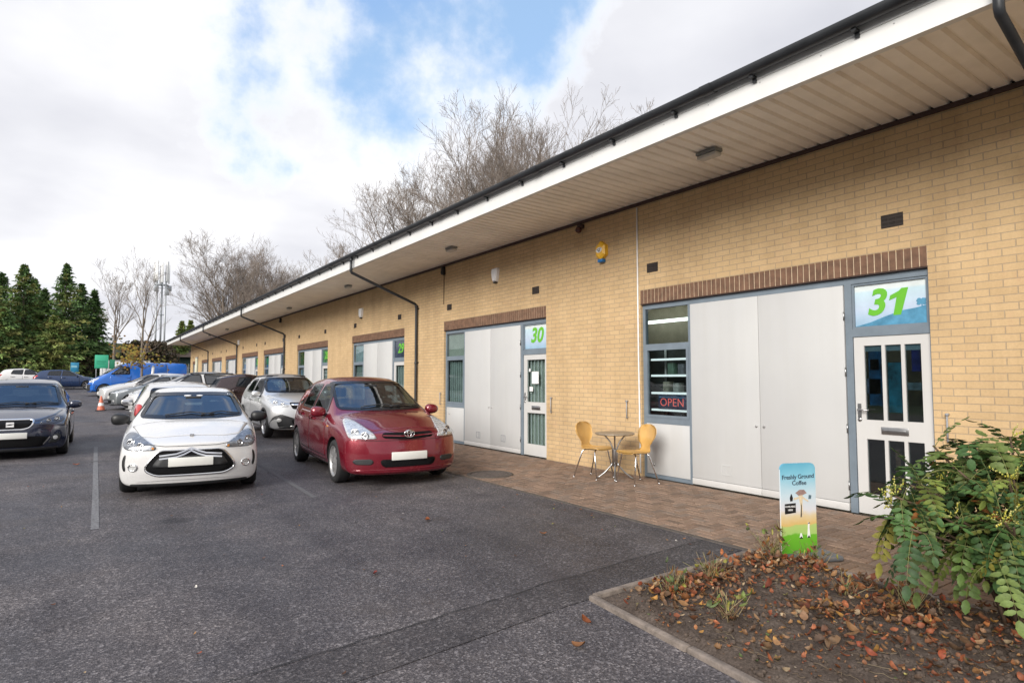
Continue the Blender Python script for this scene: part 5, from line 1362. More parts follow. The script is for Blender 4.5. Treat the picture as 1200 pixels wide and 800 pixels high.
mb = MB(); mb.prism([(-.135, .375), (-.03, .385), (-.03, .465), (-.135, .46)], .002, SM(0, 0)); pn = mb.build('notice_box', M['black'], pb)
text_mesh('notice_text', 'AVAILABLE', .020, M['white'], pn, Matrix.Translation((-.083, -.0117, .437)) @ RX, .0008, .0004); text_mesh('notice_text', 'HERE', .020, M['white'], pn, Matrix.Translation((-.083, -.0117, .408)) @ RX, .0008, .0004)
art = MB()
art.prism([(-.03, .55), (.0, .525), (.04, .53), (.08, .545), (.055, .575), (.01, .575)], .0014, SM(0, 0)); art.prism([(.0, .526), (.04, .53), (.035, .44), (.045, .35), (.01, .345), (.018, .43)], .0016, SM(0, 0), 1); art.prism([(-.05, .49), (.0, .50), (.0, .515), (-.045, .51)], .0018, SM(0, 0), 1); art.prism([(.04, .50), (.09, .47), (.095, .48), (.04, .518)], .0018, SM(0, 0), 1)
art.prism([(.014, .345), (.025, .345), (.028, .44), (.022, .47)], .0022, SM(0, 0), 2)
art.prism([(-.082, .48), (-.06, .482), (-.055, .51), (-.070, .545), (-.085, .51)], .0016, SM(0, 0), 2); art.prism([(.095, .495), (.12, .495), (.125, .525), (.10, .53)], .0016, SM(0, 0), 3)
art.prism([(.075, .17), (.105, .17), (.098, .25), (.10, .295), (.085, .30), (.082, .25)], .0016, SM(0, 0), 4); art.prism([(.0, .175), (.03, .175), (.022, .21), (.008, .21)], .0016, SM(0, 0), 4)
art.prism([(.075, .17), (.105, .17), (.09, .19)], .002, SM(0, 0), 2); art.prism([(.0, .165), (.03, .165), (.016, .185)], .002, SM(0, 0), 2); art.prism([(.08, .285), (.105, .29), (.095, .30)], .002, SM(0, 0), 2)
art.build('picture', [mat('art_brown', (.30, .20, .18), .5, var=.3, scale=40), mat('art_cream', (.66, .55, .38), .5, var=.2, scale=40), M['black'], mat('art_slate', (.10, .16, .20), .5), M['white']], pb)

# traffic cone, far signs, container, mast, shed, fence
t = empty('traffic_cone', (.52, 30.2, gz(30.2))); tag(t, 'orange traffic cone with white band on the tarmac by the silver saloon', 'traffic cone')
mb = MB(); mb.bbox((-.19, -.19, 0), (.19, .19, .035), .012); mb.build('base', M['rubber'], t)
mb = MB(); mb.lathe([(.14, .035), (.105, .2)], 20); mb.lathe([(.082, .32), (.03, .58), (.024, .60), (0, .60)], 20); mb.build('cone', mat('cone_orange', (.62, .17, .10), .5, var=.15), t)
mb = MB(); mb.lathe([(.1055, .2), (.0825, .32)], 20); mb.build('band', M['white'], t)
gsy = 58.5
t = empty('site_sign', (1.1, gsy, gz(gsy))); tag(t, 'green sign board on posts in front of the white container', 'sign')
mb = MB(); mb.bbox((-.62, -.03, 1.55), (.28, .02, 2.6), .01); sp_ = mb.build('board', mat('sign_green', (.05, .42, .25), .45, var=.05), t)
mb = MB(); mb.box((-.5, -.036, 2.05), (.14, -.031, 2.12)); mb.box((-.5, -.036, 1.9), (.05, -.031, 1.95)); mb.build('lines_of_text', mat('sign_green_dark', (.02, .24, .14), .5), sp_)
mb = MB(); mb.bbox((.34, .04, 1.5), (.72, .09, 2.25), .01); mb.build('side_board', mat('sign_green_shade', (.02, .22, .12), .5, var=.05), t)
for x in (-.5, .2): mb = MB(); mb.tube([(x, .06, 0), (x, .06, 2.5)], .04, 8); mb.build('post', M['greyplastic'], t)
t = empty('storage_container', (2.6, 61.5, gz(61.5))); tag(t, 'white storage container behind the blue van below the green sign', 'container')
mb = MB(); mb.box((-1.7, -1.0, 0), (1.8, 1.0, 2.15)); 
for k in range(17): mb.box((-1.66 + k * .2, -1.03, .12), (-1.56 + k * .2, -1.001, 2.03))
mb.build('shell', M['white'], t)
mb = MB(); mb.box((-1.72, -1.04, 2.151), (1.82, 1.02, 2.22)); mb.build('lid', M['greyplastic'], t)
t = empty('blue_notice', (-.78, 57.9, gz(57.9))); tag(t, 'small light blue notice on a post behind the dark blue hatchback', 'sign')
mb = MB(); mb.bbox((-.26, -.02, 1.25), (.26, .02, 1.98), .008); mb.build('board', mat('notice_blue', (.03, .22, .38), .4, var=.3, scale=3), t)
mb = MB(); mb.box((-.22, -.026, 1.6), (.15, -.021, 1.75)); mb.build('panel', mat('notice_pale', (.25, .50, .60), .4), t)
mb = MB(); mb.tube([(0, .03, 0), (0, .03, 1.95)], .03, 8); mb.build('post', M['greyplastic'], t)
# mast
MX, MY = 7.0, 84.0; t = empty('phone_mast', (MX, MY, gz(MY))); tag(t, 'tall grey phone mast of slim poles topped with white antennas', 'mast')
galv = mat('galvanised', (.36, .38, .40), .5, .6, var=.1)
for dx, dy, h in ((-.45, 0, 14.2), (.1, .3, 14.3), (.45, -.2, 14.3)):
    mb = MB(); mb.tube([(dx, dy, -1), (dx, dy, 6), (dx, dy, h)], [.13, .11, .09], 10); mb.build('pole', galv, t)
mb = MB()
for z in (4, 8, 11.2): mb.tube([(-.45, 0, z), (.1, .3, z + .05), (.45, -.2, z), (-.45, 0, z)], .04, 6)
mb.build('tie_bars', galv, t)
for k in range(8):
    a = k * .785; r_ = .78; mb = MB(); mt = Matrix.Translation((r_ * math.cos(a), r_ * math.sin(a), 0)) @ Matrix.Rotation(a, 4, 'Z')
    mb.bbox((-.07, -.16, 11.8 + (k % 2) * .2), (.07, .16, 14.1 + (k % 2) * .3), .03, mtx=mt); mb.build('antenna', M['white'], t)
mb = MB(); 
for z in (11.6, 13.0): mb.tube([(.74 * math.cos(k * .524), 0.74 * math.sin(k * .524), z) for k in range(13)], .04, 6)
for k in range(4): mb.tube([(0, 0, 11.6), (.74 * math.cos(k * 1.57), .74 * math.sin(k * 1.57), 11.6)], .04, 6)
mb.build('head_frame', galv, t)
for k, (x, y, z) in enumerate(((.55, -.5, 10.7), (-.55, -.3, 11.1), (.85, .2, 11.3))): mb = MB(); mb.bbox((x - .25, y - .12, z - .35), (x + .25, y + .12, z + .3), .03); mb.build('radio_unit', galv, t)
# shed beyond the end of the terrace, palisade fence before it
t = empty('metal_shed', (10.5, 76, gz(76))); tag(t, 'low dark green metal shed with a brown roof beyond the end of the terrace', 'building')
mb = MB(); mb.box((-7.5, 0, -.6), (9, 9, 2.9))
for k in range(66): mb.box((-7.45 + k * .25, -.04, -.5), (-7.35 + k * .25, -.001, 2.85))
mb.build('wall', mat('shed_green', (.03, .065, .058), .6, var=.2), t)
mb = MB(); mb.add([(-8, -.5, 2.85), (9.5, -.5, 2.85), (7.5, 4.5, 4.6), (-6, 4.5, 4.6), (-8, 9.5, 2.85), (9.5, 9.5, 2.85)], [(0, 1, 2, 3), (4, 3, 2, 5), (0, 3, 4), (1, 5, 2), (0, 4, 5, 1)]); mb.build('roof', mat('shed_roof', (.085, .062, .05), .8, var=.3, scale=2), t)
t = empty('palisade_fence', (8.5, 66, gz(66))); tag(t, 'grey steel palisade fence between the blue vans and the green shed', 'fence')
for k in range(44):
    mb = MB(); x = -6.2 + k * .27; mb.prism([(x, -.4), (x + .07, -.4), (x + .07, 1.95), (x + .035, 2.1), (x, 1.95)], .03, RX); mb.build('pale', galv, t)
for z in (.4, 1.6): mb = MB(); mb.box((-6.3, .002, z), (5.8, .05, z + .06)); mb.build('rail', galv, t)
# ------------------------------------------------------------------ planting bed
BX0, BX1, BY1, BY0 = 2.95, 4.88, 3.24, -3.2
def LX(y): return BX0 - .105 * (BY1 - y)
M['soil'] = None
def mat_soil():
    m, nt, b, oc = newmat('soil')
    n1 = noise(nt, oc, 5, 6, .7); n2 = noise(nt, oc, 60, 5, .7)
    c1 = ramp(nt, n1, [(.3, (.075, .058, .048)), (.55, (.13, .104, .087)), (.75, (.20, .165, .137))])
    c2 = ramp(nt, n2, [(.35, (.6, .58, .56)), (.62, (1.15, 1.12, 1.1)), (.75, (2.0, 1.8, 1.6))])
    lk(nt, mixc(nt, 1, c1.outputs[0], c2.outputs[0], 'MULTIPLY'), b.inputs['Base Color'])
    b.inputs['Roughness'].default_value = .95; b.inputs['Specular IOR Level'].default_value = .15
    bn = nn(nt, 'ShaderNodeBump'); setin(bn, Strength=1.0, Distance=.012); lk(nt, mathn(nt, 'ADD', n2, noise(nt, oc, 22, 5)), bn.inputs['Height']); lk(nt, bn.outputs[0], b.inputs['Normal'])
    return m
M['soil'] = mat_soil()
from mathutils import noise as MN
def soil_h(x, y):
    v = Vector((x, y, 0))
    h = .035 + .030 * MN.noise(v * 1.3) + .022 * MN.noise(v * 4.1 + Vector((3, 1, 0))) + .014 * MN.noise(v * 11) + .009 * abs(MN.noise(v * 27))
    e = min(x - LX(y), BX1 - x, BY1 - y); return h * min(1, max(0, e / .12)) + .004
mb = MB(); nx, ny = 84, 230
ys_ = [BY0 + (BY1 - .01 - BY0) * j / ny for j in range(ny + 1)]
vs = [(lerp(LX(y) + .02, BX1 - .02, i / nx), y) for i in range(nx + 1) for y in ys_]
mb.add([(x, y, soil_h(x, y)) for x, y in vs], [(i * (ny + 1) + j, (i + 1) * (ny + 1) + j, (i + 1) * (ny + 1) + j + 1, i * (ny + 1) + j + 1) for i in range(nx) for j in range(ny)], 0, True)
r = random.Random(11)
for k in range(1500):
    x, y = r.uniform(BX0 - .1, BX1 - .06), r.uniform(.4, BY1 - .06)
    if x < LX(y) + .05: continue
    s_ = r.choice([.006, .008, .01, .014, .02]) * r.uniform(.7, 1.3)
    mb.ellipsoid((x, y, soil_h(x, y) + s_ * .2), (s_, s_ * r.uniform(.7, 1.2), s_ * .7), 6, 4, jit=.2)
tag(mb.build('soil', M['soil']), kind='structure')
# kerb: thin concrete edging, slightly uneven lengths
KB = empty('bed_edging', (BX0, BY1, 0)); KB.location = (0, 0, 0); tag(KB, 'low weathered concrete edging round the corner of the soil bed', 'edging')
mb = MB()
def kerb(a, b, w0):
    a = Vector(a); b = Vector(b); d = (b - a); n = max(1, int(d.length / .915 + .5)); t = d.normalized(); ang = math.atan2(t.y, t.x)
    for k in range(n):
        l = d.length / n; mt = Matrix.Translation((*(a + t * (k * l)), 0)) @ Matrix.Rotation(ang + r.uniform(-.006, .006), 4, 'Z')
        mb.bbox((.003, -w0 / 2, -.05), (l - .003, w0 / 2, .034 + r.uniform(-.006, .006)), .010, mtx=mt)
kerb((BX0 - .025, BY1 + .03), (LX(-3.2) - .025, -3.2), .05); kerb((BX0, BY1 + .025), (BX1 + .02, BY1 + .085), .05); kerb((BX1 + .002, BY1), (BX1 + .002, -3.2), .05)
mb.build('edging_board', mat('edging_weathered', (.20, .165, .14), .9, var=.35, scale=12, bump=.6, bscale=70), KB)

# leaves -------------------------------------------------------------
M['litter'] = mat_attr('leaf_litter', .6, bump=.4, bscale=60, trans=.15, nscale=40)
LC = [(.36, .125, .045), (.28, .085, .035), (.42, .17, .06), (.20, .085, .04), (.30, .16, .07), (.42, .22, .06), (.15, .07, .04), (.38, .13, .06), (.23, .125, .06), (.45, .33, .20), (.30, .075, .035)]
LC2 = [(.27, .15, .08), (.33, .20, .11), (.20, .12, .07), (.36, .19, .08), (.16, .10, .065)]
def leaf(mb, tints, p, L, W_, mt, col, curl=.3):
    """a curled dead leaf: two halves folded on the midrib"""
    n = 5; vs = []
    for i in range(n + 1):
        t = i / n; w = W_ * math.sin(math.pi * min(1, .06 + t * .94)) ** .8; zc = curl * L * (t - .5) ** 2 * 2
        for u in (-1, 0, 1): vs.append(mt @ Vector((u * w * .5, (t - .5) * L, zc + abs(u) * curl * W_ * .45)))
    fs = []
    for i in range(n):
        for k in (0, 1): fs.append((i * 3 + k, i * 3 + k + 1, (i + 1) * 3 + k + 1, (i + 1) * 3 + k))
    mb.add([v + Vector(p) for v in vs], fs, 0, True)
    kb = r.uniform(.4, 1.1)
    for _ in fs:
        k = kb * r.uniform(.8, 1.2); tints.append(tuple(c * k for c in col))
def rot(r_, tilt=.5): return Matrix.Rotation(r_.uniform(0, 6.28), 3, 'Z') @ Matrix.Rotation(r_.gauss(0, tilt), 3, 'X') @ Matrix.Rotation(r_.gauss(0, tilt), 3, 'Y')
mb = MB(); tints = []
clumps = [(3.55, 2.98, .26, 120), (3.85, 2.85, .2, 60), (4.52, 2.98, .24, 110), (4.80, 2.72, .2, 80), (4.3, 2.5, .25, 25), (3.35, 2.45, .3, 30), (3.9, 2.15, .22, 60), (4.3, 1.9, .25, 80), (3.6, 1.8, .2, 25), (4.5, 2.2, .3, 70), (3.4, 2.9, .25, 30), (4.6, 1.5, .4, 90), (4.0, 1.5, .4, 90), (3.3, 2.0, .3, 30), (3.1, 2.6, .2, 12)]
for cx, cy, s_, n in clumps:
    for k in range(int(n * 2.0)):
        x, y = r.gauss(cx, s_ * .72), r.gauss(cy, s_ * .55)
        if not (LX(y) + .05 < x < BX1 - .04 and .3 < y < BY1 - .05): continue
        z = soil_h(x, y) + r.uniform(.008, .03) + max(0, .05 * math.exp(-((x - cx) ** 2 + (y - cy) ** 2) / (s_ * s_)) * r.random())
        L_ = r.choice([.025, .032, .042, .052, .07]) * r.uniform(.7, 1.15); leaf(mb, tints, (x, y, z), L_, L_ * r.uniform(.4, .85), rot(r, .5), r.choice(LC + LC2), r.uniform(.1, .6))
for k in range(1700):
    x, y = r.uniform(BX0 - .1, BX1 - .05), r.uniform(.3, BY1 - .05); L_ = r.uniform(.006, .026) if k % 5 else r.uniform(.02, .045)
    if x < LX(y) + .05: continue
   
    leaf(mb, tints, (x, y, soil_h(x, y) + .008), L_, L_ * r.uniform(.4, .7), rot(r, .3), r.choice(LC + LC2 * 2 + [(.45, .38, .30), (.40, .35, .12), (.12, .17, .05), (.10, .07, .05), (.06, .045, .035)]), r.uniform(.1, .7))
tag(mb.build('leaf_litter', M['litter'], tints=tints), kind='stuff')
# twigs and straws lying on the soil
mb = MB(); tints = []
for k in range(170):
    x, y = r.uniform(BX0 + .0, BX1 - .08), r.uniform(.5, BY1 - .08); a = r.uniform(0, 6.28); l = r.uniform(.04, .20); pts = []
    for i in range(5):
        xx, yy_ = x + math.cos(a) * l * (i / 4 - .5) + r.uniform(-.006, .006), y + math.sin(a) * l * (i / 4 - .5) + r.uniform(-.006, .006)
        if BX0 < xx < BX1 and yy_ < BY1: pts.append((xx, yy_, soil_h(xx, yy_) + .006 + r.uniform(0, .012)))
    if len(pts) < 3: continue
    n0 = len(mb.f); mb.tube(pts, r.uniform(.0008, .0022), 4); tints += [r.choice([(.17, .125, .08), (.24, .19, .12), (.10, .07, .05), (.07, .05, .035)])] * (len(mb.f) - n0)
tag(mb.build('fallen_twigs', M['litter'], tints=tints), kind='stuff')
# dead perennials: tufts of dry stems with a few leaves
def tuft(label, x, y, n, h, green):
    n = int(n * 1.6)
    t = empty('dry_plant', (x, y, soil_h(x, y) - .01)); tag(t, label, 'plant', 'withered plants in the bed')
    mb = MB(); tints = []; lb = MB(); lt = []
    for k in range(n):
        a = r.uniform(0, 6.28); l = 1.35 * h * r.uniform(.45, 1.1); lean = r.uniform(.1, .9); p = Vector((r.gauss(0, .03), r.gauss(0, .03), 0)); pts = [p.copy()]
        d = Vector((math.cos(a) * lean, math.sin(a) * lean, 1)).normalized()
        for i in range(4): p = p + d * l / 4; d = (d + Vector((r.uniform(-.2, .2), r.uniform(-.2, .2), r.uniform(-.25, .1)))).normalized(); pts.append(p.copy())
        n0 = len(mb.f); mb.tube(pts, [.0032, .0028, .0022, .0018, .0010], 4); tints += [r.choice([(.25, .17, .09), (.36, .29, .16), (.16, .10, .06), (.30, .27, .12)])] * (len(mb.f) - n0)
        if r.random() < .6:
            c = r.choice([(.16, .21, .05), (.38, .36, .08), (.12, .16, .06)]) if r.random() < green else r.choice(LC)
            leaf(lb, lt, pts[r.choice([2, 3, 4])], r.uniform(.04, .08), r.uniform(.015, .035), rot(r, .9), c, r.uniform(.2, .6))
    mb.build('stems', M['litter'], t, tints)
    if lb.f: lb.build('leaves', M['litter'], t, lt)
tuft('withered tuft of brown stems directly in front of the pavement sign', 4.72, 3.05, 34, .22, .4)
tuft('withered tuft with a green blade near the front corner of the bed', 3.42, 2.98, 26, .15, .7)
tuft('dry leafy tuft among red leaves halfway along the back edge of the bed', 3.85, 2.98, 30, .17, .5)
tuft('small yellowing tuft near the kerb facing the car park', 3.28, 2.42, 18, .14, .9)
tuft('short cut stems in bare soil near the middle of the bed', 4.35, 2.25, 14, .12, .1)
tuft('dry grass tuft below the overhanging shrub', 4.45, 1.9, 26, .16, .3)
tuft('dry stems right of the pavement sign base', 4.83, 2.75, 24, .16, .4)
# single leaves lying on the tarmac
def fallen(x, y, L_, col, label):
    lb = MB(); lt = []; leaf(lb, lt, (0, 0, .012), L_, L_ * .65, rot(r, .2), col, .4)
    tag(lb.build('fallen_leaf', M['litter'], tints=lt, loc=(x, y, gz(y))), label, 'leaf', 'fallen leaves on the tarmac')
import itertools
for x, y, L_, c, lab in ((2.62, 2.98, .075, (.30, .09, .03), 'rust brown fallen leaf on the tarmac beside the front corner of the bed'), (2.35, 2.73, .085, (.33, .15, .06), 'larger tan fallen leaf on the tarmac below the corner of the bed'),
    (3.06, 6.02, .08, (.38, .11, .03), 'orange fallen leaf in the middle of the tarmac'), (3.72, 4.85, .07, (.32, .13, .05), 'brown fallen leaf lying alone right of the middle of the tarmac'), (1.90, 4.62, .06, (.25, .05, .04), 'dark red fallen leaf left on the tarmac'), (-.1, 13.3, .10, (.36, .12, .06), 'reddish fallen leaf on the tarmac in front of the navy hatchback')):
    fallen(x, y, L_, c, lab)
mb = MB(); lt = []
for k in range(170):
    y = 2.2 + 10 * r.random() ** 1.3; x = r.uniform(-1.5, 4.8)
    if x > 2.8 and y < 3.4: continue
    if r.random() < .35: x = 4.8 - abs(r.gauss(0, .25))
    L_ = r.uniform(.012, .034); leaf(mb, lt, (x, y, .012), L_, L_ * .6, rot(r, .2), r.choice(LC + [(.5, .45, .38), (.55, .52, .48), (.30, .33, .08), (.45, .40, .1)]), .3)
tag(mb.build('leaf_scraps', M['litter'], tints=lt), kind='stuff')

# ------------------------------------------------------------------ the evergreen shrub
M['mahonia'] = mat_attr('shrub_leaf', .55, bump=.4, bscale=90, trans=.15, nscale=30, nvar=.30, spec=.3)
M['shrubstem'] = mat('shrub_stem', (.10, .065, .04), .8, var=.3, bump=.4)
def shrub(cx, cy):
    t = empty('evergreen_shrub', (cx, cy, .02)); tag(t, 'spreading evergreen shrub with holly like leaflets and yellow flower spikes by the door', 'shrub')
    R_ = random.Random(23); st = MB(); fo = MB(); ft = []; fl = MB(); flt = []
    GC = [(.062, .125, .034), (.048, .10, .030), (.095, .155, .038), (.066, .125, .042), (.15, .19, .04), (.040, .08, .028), (.11, .15, .042)]
    def leaflet(p, d, n, L_, W_, c):
        d = d.normalized(); s_ = d.cross(n).normalized(); n = s_.cross(d)
        out = [(0, .0), (.12, .55), (.25, .86), (.34, .80), (.48, 1.0), (.60, .80), (.74, .78), (.86, .40), (1.0, 0)]
        mid = [p + d * L_ * u + n * (L_ * .10 * math.sin(u * 3.1)) * -1 for u, _ in out]
        vs = mid[:]; fs = []
        for sg in (-1, 1):
            for (u, w), m_ in zip(out, mid): vs.append(m_ + s_ * sg * w * W_ * .5 + n * abs(w) * W_ * .14)
        k = len(out)
        for i in range(k - 1):
            fs.append((i, i + 1, k + i + 1, k + i)); fs.append((i + 1, i, 2 * k + i, 2 * k + i + 1))
        fo.add(vs, fs, 0, True)
        for _ in fs: ft.append(c)
    def frond(p, d, L_, old=0):
        """pinnate leaf arching over"""
        if p.z < .22 or p.z + d.normalized().z * L_ * .6 - L_ * .25 < .12: return
        d = d.normalized(); side = d.cross(Vector((0, 0, 1))); side = side.normalized() if side.length > .05 else Vector((1, 0, 0))
        n = 8; pts = [p.copy()]; dirs = []
        q = p.copy(); dd = d.copy(); droop = R_.uniform(.06, .26)
        for i in range(n):
            dd = (dd + Vector((0, 0, -droop * (.5 + i / n)))).normalized(); q = q + dd * L_ / n; pts.append(q.copy()); dirs.append(dd.copy())
        st.tube(pts, [.0030 - .0003 * i for i in range(n + 1)], 4, 1)
        c = R_.choice(GC); k = R_.uniform(.8, 1.25); c = tuple(v * k for v in c)
        if old: c = R_.choice([(.22, .20, .04), (.25, .10, .03), (.16, .17, .04)])
        ll = L_ * R_.uniform(.21, .27)
        for i in range(2, n, 1 if L_ < .3 else 1):
            di = dirs[min(i, n - 1)]; sd = di.cross(Vector((0, 0, 1))); sd = sd.normalized() if sd.length > .05 else side
            nn_ = sd.cross(di).normalized()
            if nn_.z < 0: nn_ = -nn_
            l2 = ll * (1.0 - .35 * abs(i / n - .55) * 2 * .8)
            for sg in (-1, 1):
                v = (sd * sg * 1.0 + di * R_.uniform(.25, .5) + Vector((0, 0, R_.uniform(-.35, .1))))
                kk = R_.uniform(.85, 1.15); leaflet(pts[i], v, nn_, l2 * R_.uniform(.72, 1.2), l2 * R_.uniform(.38, .60), tuple(w * kk for w in c))
        leaflet(pts[-1], dirs[-1], side.cross(dirs[-1]).normalized() if True else None, ll * 1.1, ll * .6, c)
    heads = []
    rt = Vector((.82, -.57, 0)); dp = Vector((.57, .82, 0))
    for s_i in range(96):
        while True:
            q = Vector((R_.uniform(-1, 1), R_.uniform(-1, 1), R_.uniform(-1, 1)))
            if .25 < q.length < 1: break
        tg = rt * q.x * .92 + dp * q.y * .52 + Vector((0, 0, .77 + q.z * .35 + .14 * q.y - .05 * abs(q.x)))
        b0 = Vector((R_.gauss(0, .05), R_.gauss(0, .05), 0)); c1 = b0 + Vector((tg.x * .25, tg.y * .25, tg.z * .75)); pts = []
        for i in range(7): t_ = i / 6; pts.append(b0 * (1 - t_) ** 2 + c1 * 2 * t_ * (1 - t_) + tg * t_ ** 2 + Vector((R_.uniform(-.012, .012), R_.uniform(-.012, .012), 0)))
        st.tube(pts, [.013, .012, .010, .009, .008, .007, .006], 6); heads.append((tg, (pts[-1] - pts[-2]).normalized()))
    for p, d in heads:
        nf = R_.randint(6, 9); a0 = R_.uniform(0, 6.28)
        for k in range(nf):
            a = a0 + k * 2.4; o = d.orthogonal().normalized(); o = Matrix.Rotation(a, 3, d) @ o
            frond(p - d * R_.uniform(0, .16), o * 1.0 + d * R_.uniform(-.1, .8), R_.uniform(.20, .36), R_.random() < .07)
        if R_.random() < .3:
            for q in range(R_.randint(3, 5)):
                o = Matrix.Rotation(R_.uniform(0, 6.28), 3, d) @ d.orthogonal().normalized(); dd = (o * .9 + Vector((0, 0, .8))).normalized(); L_ = R_.uniform(.08, .15)
                fl.tube([p, p + dd * L_ * .5, p + dd * L_ + Vector((0, 0, -.01))], .0016, 4); n0 = len(fl.f); flt.extend([(.20, .26, .06)] * (n0 - len(flt)))
                for i in range(12):
                    u = .2 + .8 * i / 12; c0 = p + dd * L_ * u + Vector((R_.uniform(-1, 1), R_.uniform(-1, 1), R_.uniform(-1, 1))) * .006; fl.ellipsoid(c0, (.0045, .0045, .0055), 5, 3)
                    flt.extend([R_.choice([(.55, .48, .06), (.42, .42, .08), (.60, .55, .20)])] * (len(fl.f) - len(flt)))
    st.build('stem', [M['shrubstem'], mat('shrub_rachis', (.16, .17, .05), .6)], t); fo.build('foliage', M['mahonia'], t, ft); fl.build('flower_spikes', M['litter'], t, flt)
    return t
shrub(4.76, 1.36)

# ------------------------------------------------------------------ trees
M['bark'] = mat('bark', (.19, .155, .12), .9, var=.35, scale=2.5, bump=.6, bscale=12)
M['twig'] = mat('twig', (.215, .175, .145), .9, var=.3, scale=2)
M['bark_pale'] = mat('bark_pale', (.22, .19, .16), .9, var=.3, scale=2.5)
def bare_tree(label, x, y, h, spread, seed, stems=1, levels=4, upright=.5, dens=1.0, base_z=0, group='bare winter trees', start=.22):
    R_ = random.Random(seed); t = empty('bare_tree', (x, y, gz(y) + base_z)); tag(t, label, 'tree', group)
    tr = MB(); cr = MB()
    def grow(p, d, l, rad, lev):
        n = (7, 6, 5, 4, 3)[lev]; pts = [p.copy()]; ds = [d.copy()]; rr_ = [rad]
        for i in range(n):
            wig = (.06, .16, .22, .28, .3)[lev]
            d = (d + Vector((R_.uniform(-1, 1), R_.uniform(-1, 1), R_.uniform(-.5, 1) * (.5 + upright))) * wig).normalized()
            p = p + d * l / n; pts.append(p.copy()); ds.append(d.copy()); rr_.append(max(rad * (1 - .82 * (i + 1) / n), .006))
        (tr if lev < 2 else cr).tube(pts, rr_, (8, 6, 4, 3, 3)[lev], 0, True, False)
        if lev >= levels: return
        nk = int((11, 9, 7, 5, 0)[lev] * dens + R_.random())
        for k in range(nk):
            u = R_.uniform(start if lev == 0 else .2, 1.0); i = min(n - 1, int(u * n)); q = pts[i].lerp(pts[i + 1], u * n - i); dd = ds[i]
            o = Matrix.Rotation(R_.uniform(0, 6.28), 3, dd) @ dd.orthogonal().normalized()
            ang = R_.uniform(.45, .95) * (spread if lev == 0 else 1)
            nd = (dd * math.cos(ang) + o * math.sin(ang) + Vector((0, 0, upright * .35))).normalized()
            ll = l * (.70, .60, .58, .5)[lev] * R_.uniform(.65, 1.1) * (1.15 - .45 * u)
            grow(q, nd, ll, max(rr_[i] * .62, .007), lev + 1)
    for s_ in range(stems):
        d = Vector((R_.uniform(-.25, .25), R_.uniform(-.25, .25), 1)).normalized() if stems > 1 else Vector((R_.uniform(-.06, .06), R_.uniform(-.06, .06), 1)).normalized()
        grow(Vector((R_.uniform(-.3, .3) * (stems - 1), R_.uniform(-.3, .3) * (stems - 1), -.3)), d, h * R_.uniform(.72, .82), h * .013 + .05, 0)
    tr.build('trunk', M['bark'], t); cr.build('crown', M['twig'], t)
def at(px, dist):   # a point at a chosen distance along a bearing, measured from the photographer's spot
    a = R(34.65) + math.atan((px - 600) / 720); return dist * math.sin(a), dist * math.cos(a)
TREES = [('tallest bare tree rising over the middle of the terrace roof', 612, 36, 14.4, .95, 31, 5), ('broad bare tree leaning left of the tallest one above the roof', 505, 42, 13.8, 1.1, 45, 4),
         ('thin bare tree showing twigs just above the gutter left of the broad tree', 405, 46, 10.6, .9, 53, 2), ('rounded dense bare tree standing beyond the far end of the roof', 266, 62, 12.4, 1.05, 68, 4),
         ('small rounded bare tree right beside the dense one behind the roof', 334, 58, 9.8, 1.1, 71, 3),
         ('slender bare tree nearest the conifers', 134, 64, 8.8, .55, 97, 1), ('slender pale bare tree between the conifers and the phone mast', 164, 62, 9.2, .5, 101, 1), ('bare tree beyond the roof whose topmost twigs show near the photo top', 800, 30, 11.9, .7, 113, 1),
         ('farthest right bare tree, only its twig tips above the gutter', 895, 27, 12.3, .6, 127, 1)]
for lab, px, dist, h, sp_, seed, stems in TREES:
    x, y = at(px, dist); bare_tree(lab, x, y, h, sp_, seed, stems, upright=.55 if sp_ > .7 else .9, dens=1.0 if sp_ > .6 else .72)
